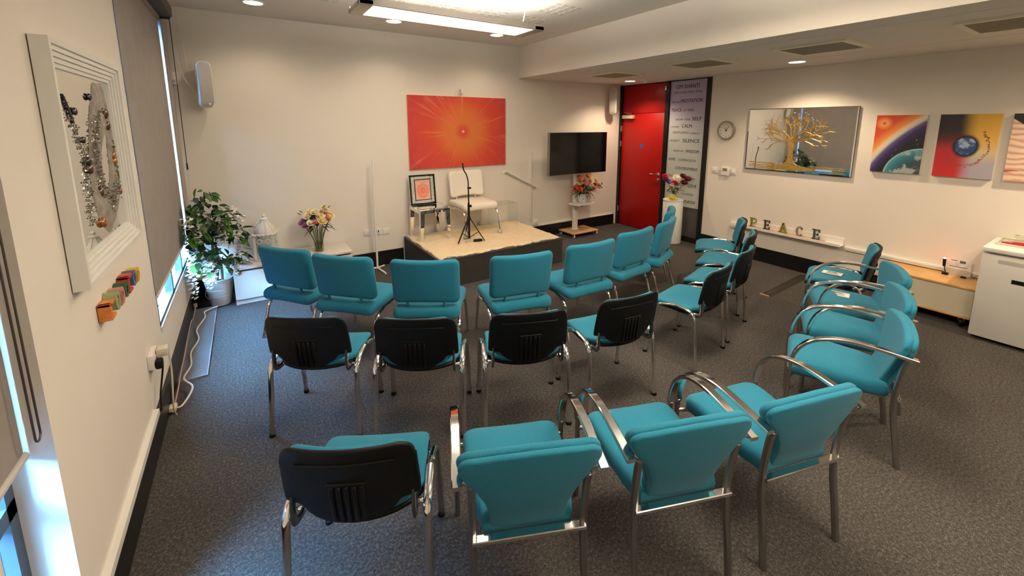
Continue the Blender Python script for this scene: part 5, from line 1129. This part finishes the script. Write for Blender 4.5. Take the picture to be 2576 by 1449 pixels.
# cable cover strip on the carpet
t = thing('cable_cover', 'dark rubber cable cover strip lying across the carpet before the ledge wall', 'cable cover', (5.17, 2.135, 0.0), R(2.5))
MB().prism([(-0.052, 0.0005), (-0.022, 0.012), (0.022, 0.012), (0.052, 0.0005)], -0.5, 0.5, 'x').build('strip', mat('rubber_brown', (0.022, 0.015, 0.012), 0.7), t, 0)
MB().box(-0.53, -0.5, -0.03, 0.06, 0.0005, 0.006).build('end_plate', mat('brass_edge'), t, 0)
# papers on two seats
def paper(label, x, y, z, rz, seed):
    t = thing('seat_paper', label, 'paper', (x, y, z), rz, 'printed papers on seats')
    MB().add([(-0.075, -0.053, 0.002), (0.075, -0.053, 0.0), (0.075, 0.053, 0.001), (-0.075, 0.053, 0.002), (-0.075, -0.053, 0.003), (0.075, -0.053, 0.001), (0.075, 0.053, 0.002), (-0.075, 0.053, 0.003)], [(0, 3, 2, 1), (4, 5, 6, 7), (0, 1, 5, 4), (1, 2, 6, 5), (2, 3, 7, 6), (3, 0, 4, 7)]).build('sheet', mat('paper_white', (0.75, 0.72, 0.68), 0.7), t, 0)
    for x0_, x1_, y_ in ((-0.05, 0.05, 0.028), (-0.04, 0.045, 0.016), (-0.045, 0.045, -0.012), (-0.04, 0.04, -0.022), (-0.03, 0.04, -0.032)):
        MB().box(x0_, x1_, y_ - 0.003, y_ + 0.003, 0.0032, 0.0036).build('printed_line', mat('print_grey'), t, 0)
paper('white printed paper on the seat of the stacking chair by the low shelf', 4.525, 1.50, 0.4735, R(100), 1)
paper('white printed paper on the seat of the farthest chair with chrome arms', 4.015, 1.275, 0.468, R(105), 2)
# ================================================================ left wall
t = LW('mosaic_mirror', 'square mirror mosaic of resin and stones in a stepped white frame', 'artwork', 2.54, 1.245)
FW, FH = 0.478, 0.90                                # half width, height
prev = 0.0
for k, (i0, i1, d_) in enumerate(((0.0, 0.020, 0.052), (0.020, 0.038, 0.043), (0.038, 0.056, 0.035), (0.056, 0.074, 0.027), (0.074, 0.090, 0.020))):
    for b_ in ((-FW + i0, FW - i0, i0, i1), (-FW + i0, FW - i0, FH - i1, FH - i0)): MB().box(b_[0], b_[1], -d_, -0.004, b_[2], b_[3]).build('moulding', M_WHITE, t, 0)
    for b_ in ((-FW + i0, -FW + i1), (FW - i1, FW - i0)): MB().box(b_[0], b_[1], -d_, -0.004, i1, FH - i1).build('moulding', M_WHITE, t, 0)
MB().box(-FW + 0.088, FW - 0.088, -0.010, -0.006, 0.088, FH - 0.088).build('mirror_glass', M_MIRROR, t, 0)
IW, IH = 2 * (FW - 0.09), FH - 0.18
def UV(u, v): return (-IW / 2 + u * IW, 0.09 + IH * (1 - v))
M_RES = mat('resin_grey', (0.24, 0.215, 0.18), 0.45, 0.0, bump=0.8, bscale=70, var=0.45, vscale=22)
outer = [(.68, .02), (.62, .12), (.56, .18), (.50, .28), (.46, .38), (.40, .48), (.37, .58), (.36, .68), (.38, .78), (.43, .87), (.50, .94), (.57, .985), (.66, .955), (.78, .90), (.90, .82), (.96, .70), (.975, .55), (.965, .40), (.95, .25), (.93, .12), (.90, .02)]
hole = [(.80, .34), (.74, .38), (.68, .44), (.64, .52), (.625, .60), (.64, .68), (.67, .735), (.72, .70), (.755, .62), (.79, .54), (.80, .46), (.83, .38)]
# swirl: ring between outer outline and hole, built as radial strips
cxh, cyh = .71, .54
def polar(poly):
    return sorted([(math.atan2((y - cyh), (x - cxh)), x, y) for x, y in poly])
def ray_r(poly, a):
    best = 0; dx, dy = math.cos(a), math.sin(a)
    for i in range(len(poly)):
        x1, y1 = poly[i][0] - cxh, poly[i][1] - cyh; x2, y2 = poly[(i + 1) % len(poly)][0] - cxh, poly[(i + 1) % len(poly)][1] - cyh
        den = dx * (y2 - y1) - dy * (x2 - x1)
        if abs(den) < 1e-9: continue
        tt = (x1 * (y2 - y1) - y1 * (x2 - x1)) / den; ss = (x1 * dy - y1 * dx) / den
        if tt > 0 and -1e-6 <= ss <= 1 + 1e-6: best = max(best, tt)
    return best
rnd = random.Random(17); N = 96; vs = []; fs = []; rows = 7
for i in range(N):
    a = 2 * PI * i / N; r0 = ray_r(hole, a) * (1 + rnd.uniform(-.03, .03)); r1 = ray_r(outer, a) * (1 + rnd.uniform(-.015, .015))
    for j in range(rows):
        f = j / (rows - 1); r_ = r0 + (r1 - r0) * f; x, z = UV(cxh + r_ * math.cos(a), cyh + r_ * math.sin(a))
        hgt = 0.0105 if j in (0, rows - 1) else 0.016 + rnd.uniform(-.0015, .0025)
        vs.append((x, -hgt, z))
for i in range(N):
    for j in range(rows - 1): q = i * rows + j; q2 = ((i + 1) % N) * rows + j; fs.append((q, q + 1, q2 + 1, q2))
MB().add(vs, fs).build('resin_swirl', M_RES, t, 60)
M_AMB = mat('amber_stone', (0.32, 0.10, 0.015), 0.12, var=0.4, vscale=60, coat=0.6); M_BRN = mat('brown_stone', (0.09, 0.035, 0.018), 0.12, coat=0.6); M_GUN = mat('gun_stone', (0.06, 0.055, 0.06), 0.12, 0.5)
for u, v, r_, m_ in ((.56, .12, .016, M_GUN), (.27, .215, .016, M_GUN), (.33, .375, .015, M_GUN), (.36, .50, .020, M_GUN), (.37, .545, .022, M_BRN), (.84, .215, .026, M_BRN), (.79, .20, .018, M_BRN), (.85, .295, .024, M_BRN), (.88, .50, .022, M_AMB), (.885, .545, .024, M_AMB), (.47, .665, .016, M_BRN), (.50, .70, .022, M_BRN), (.53, .705, .016, M_AMB), (.91, .755, .018, M_AMB), (.45, .885, .024, M_AMB)):
    x, z = UV(u, v); MB().ball((x, -0.016, z), r_, 12, 7, (1, 0.55, 1)).build('stone', m_, t)
chips = MB()
for k in range(900):
    f = rnd.random()
    if k < 420: u, v = .60 - .10 * math.sin(f * 3) + rnd.gauss(0, .035) + .26 * max(0, .35 - f), .20 + .55 * f
    elif k < 560: u, v = .62 + .28 * f + rnd.gauss(0, .02), .80 - .10 * f + rnd.gauss(0, .035)
    elif k < 660: u, v = .90 + rnd.gauss(0, .02), .40 + .35 * f
    else: u, v = (.14 + .20 * min(1, f * 2.2)) + rnd.gauss(0, .035) - .10 * max(0, f - .5), .14 + .72 * f
    if not (0.02 < u < 0.98 and 0.02 < v < 0.97): continue
    if cxh + 0 and ((u - .71) / .085) ** 2 + ((v - .54) / .19) ** 2 < 0.8: continue
    x, z = UV(u, v); s_ = rnd.uniform(.003, .0065); y = -0.018 if k < 660 else -0.012
    a = rnd.uniform(0, 6); chips.add([(x + s_ * math.cos(a), y, z + s_ * math.sin(a)), (x + s_ * math.cos(a + 2.1), y, z + s_ * math.sin(a + 2.1)), (x + s_ * math.cos(a + 4.2), y, z + s_ * math.sin(a + 4.2)), (x, y - s_ * 1.1, z)], [(0, 1, 3), (1, 2, 3), (2, 0, 3)])
o = chips.build('glass_chips', mat('chip_glass', (0.22, 0.20, 0.16), 0.15, 0.3, var=0.9, vscale=90), t, 0); o['kind'] = 'stuff'
MB().tube([(*[(lambda p: (p[0], -0.013, p[1]))(UV(u, v))][0],) for u, v in ((.14, .13), (.19, .21), (.24, .28))], [0.004, 0.007, 0.004], 6).build('crystal_shard', M_GUN, t)
# coloured wall letters, seen edge on
cols = [((206, 122, 52), 'orange'), ((150, 160, 110), 'pale green'), ((190, 130, 120), 'pink'), ((52, 82, 50), 'dark green'), ((196, 62, 36), 'red'), ((84, 96, 120), 'blue grey'), ((208, 168, 40), 'yellow')]
place_ = ['nearest in the row below the mosaic', 'second in the row below the mosaic', 'third in the row below the mosaic', 'middle one of the row below the mosaic', 'third from the far end of the row', 'second from the far end of the row', 'farthest in the row below the mosaic']
for k, ((cc, nm), pl_) in enumerate(zip(cols, place_)):
    t = LW('wall_block', 'small %s wooden wall block, %s' % (nm, pl_), 'block', 2.315 + k * 0.083, 1.035 + 0.004 * (k % 2), 'coloured blocks in a row on the left wall')
    m_ = mat('block_' + nm.replace(' ', '_'), lin(cc), 0.4, var=0.15, vscale=30)
    hh = 0.075 + 0.006 * ((k * 5) % 3); ww = 0.036
    if k in (0, 4): MB().rbox(-ww, ww, -0.046, -0.002, 0, 0.016, 0.004).build('lower_bar', m_, t); MB().rbox(-ww, -ww + 0.018, -0.046, -0.002, 0.012, hh, 0.004).build('upright', m_, t); MB().rbox(-ww, ww, -0.046, -0.002, hh - 0.016, hh, 0.004).build('upper_bar', m_, t)
    else:
        MB().tube([(0.026 * math.cos(2 * PI * q / 20), -0.024, hh / 2 + (hh / 2 - 0.009) * math.sin(2 * PI * q / 20)) for q in range(20)], 1.0, sec=[(-0.009, -0.022), (0.009, -0.022), (0.009, 0.022), (-0.009, 0.022)], up=(0, 1, 0), closed=True).build('ring_body', m_, t, 30)
        if k % 2: MB().rbox(-0.02, 0.02, -0.042, -0.004, hh / 2 - 0.006, hh / 2 + 0.006, 0.003).build('cross_bar', m_, t)
        else: MB().rbox(-0.034, -0.018, -0.046, -0.002, 0, hh, 0.004).build('upright', m_, t)
# socket with plugs and cables
t = LW('wall_socket', 'white double socket on the left wall with two plugs', 'socket', 3.02, 0.50); socket(t, 0.146, 0.086, d=0.028)
t = LW('white_plug', 'white adapter plug in the left wall socket above the black plug', 'plug', 3.045, 0.515)
MB().rbox(-0.03, 0.035, -0.085, -0.029, -0.022, 0.030, 0.010).build('body', mat('cream_plug', (0.66, 0.60, 0.48), 0.4), t)
MB().tube(smooth_path([(0.035, -0.06, 0.005), (0.07, -0.065, -0.01), (0.085, -0.07, -0.06), (0.09, -0.07, -0.20), (0.09, -0.055, -0.42), (0.12, -0.06, -0.497)], 5), 0.005, 6).build('lead', mat('cream_plug'), t)
t = LW('black_plug', 'black mains plug in the left wall socket with a black lead', 'plug', 2.985, 0.475)
MB().rbox(-0.028, 0.030, -0.062, -0.029, -0.028, 0.024, 0.010).build('body', M_BLACK, t)
MB().tube(smooth_path([(0.03, -0.045, 0.0), (0.06, -0.05, -0.01), (0.055, -0.045, -0.08), (0.0, -0.03, -0.20), (-0.04, -0.03, -0.28)], 5), 0.005, 6).build('lead', M_BLACK, t)
t = thing('floor_cable', 'white cable winding along the floor grille under the far window', 'cable', (-0.51, 3.9, 0.0))
pth = [(-0.03, -0.66, 0.03), (0.02, -0.68, 0.04), (0.06, -0.5, 0.05), (0.0, -0.36, 0.06), (0.02, -0.12, 0.033), (0.0, 0.10, 0.033), (0.035, 0.32, 0.033), (0.005, 0.55, 0.033), (0.05, 0.80, 0.033), (0.04, 0.95, 0.033), (0.14, 1.03, 0.033)]
MB().tube(smooth_path(pth, 6), 0.0065, 6).build('lead', mat('cream_plug'), t)
MB().rbox(-0.05, -0.01, -0.69, -0.63, 0.015, 0.045, 0.006).build('connector', mat('cream_plug'), t)
t = thing('floor_cable', 'thin pinkish cable looping on the black baseboard behind the white one', 'cable', (-0.538, 3.6, 0.0))
MB().tube(smooth_path([(0.0, -0.4, 0.02), (0.012, -0.2, 0.07), (0.0, 0.0, 0.05), (0.015, 0.2, 0.12), (0.0, 0.45, 0.09), (0.012, 0.75, 0.15), (0.005, 0.95, 0.10), (0.01, 1.2, 0.13)], 6), 0.0045, 6).build('lead', mat('pink_lead', (0.42, 0.28, 0.24), 0.5), t)
MB().rbox(-0.008, 0.02, 1.19, 1.23, 0.115, 0.145, 0.004).build('clip', mat('pink_lead'), t)
# floor grille
t = thing('floor_grille', 'long aluminium slatted floor grille beneath the far window', 'grille', (-0.468, 4.30, 0.0))
M_AL = mat('grille_aluminium', (0.50, 0.50, 0.52), 0.35, 0.7)
MB().box(-0.085, 0.085, -0.70, 0.70, 0.0005, 0.003).build('tray', M_VOID, t, 0)
for b_ in ((-0.09, -0.083, -0.705, 0.705), (0.083, 0.09, -0.705, 0.705), (-0.083, 0.083, -0.705, -0.698), (-0.083, 0.083, 0.698, 0.705)): MB().box(*b_, 0.0005, 0.016).build('frame', M_AL, t, 0)
sl = MB().box(-0.083, 0.083, -0.0028, 0.0028, 0.003, 0.014).mesh('slat', M_AL, 0)
for k in range(124): inst('slat', sl, t, (0, -0.69 + k * 0.0112, 0))
t = thing('corner_mat', 'black mat lying in the corner behind the wisteria pot', 'mat', (-0.44, 5.22, 0.0005))
MB().rbox(-0.115, 0.10, -0.16, 0.15, 0.0, 0.008, 0.003).build('pad', M_BLACK, t); MB().rbox(-0.11, 0.095, -0.155, 0.145, 0.008, 0.012, 0.003).build('ridge', M_BLACK, t)
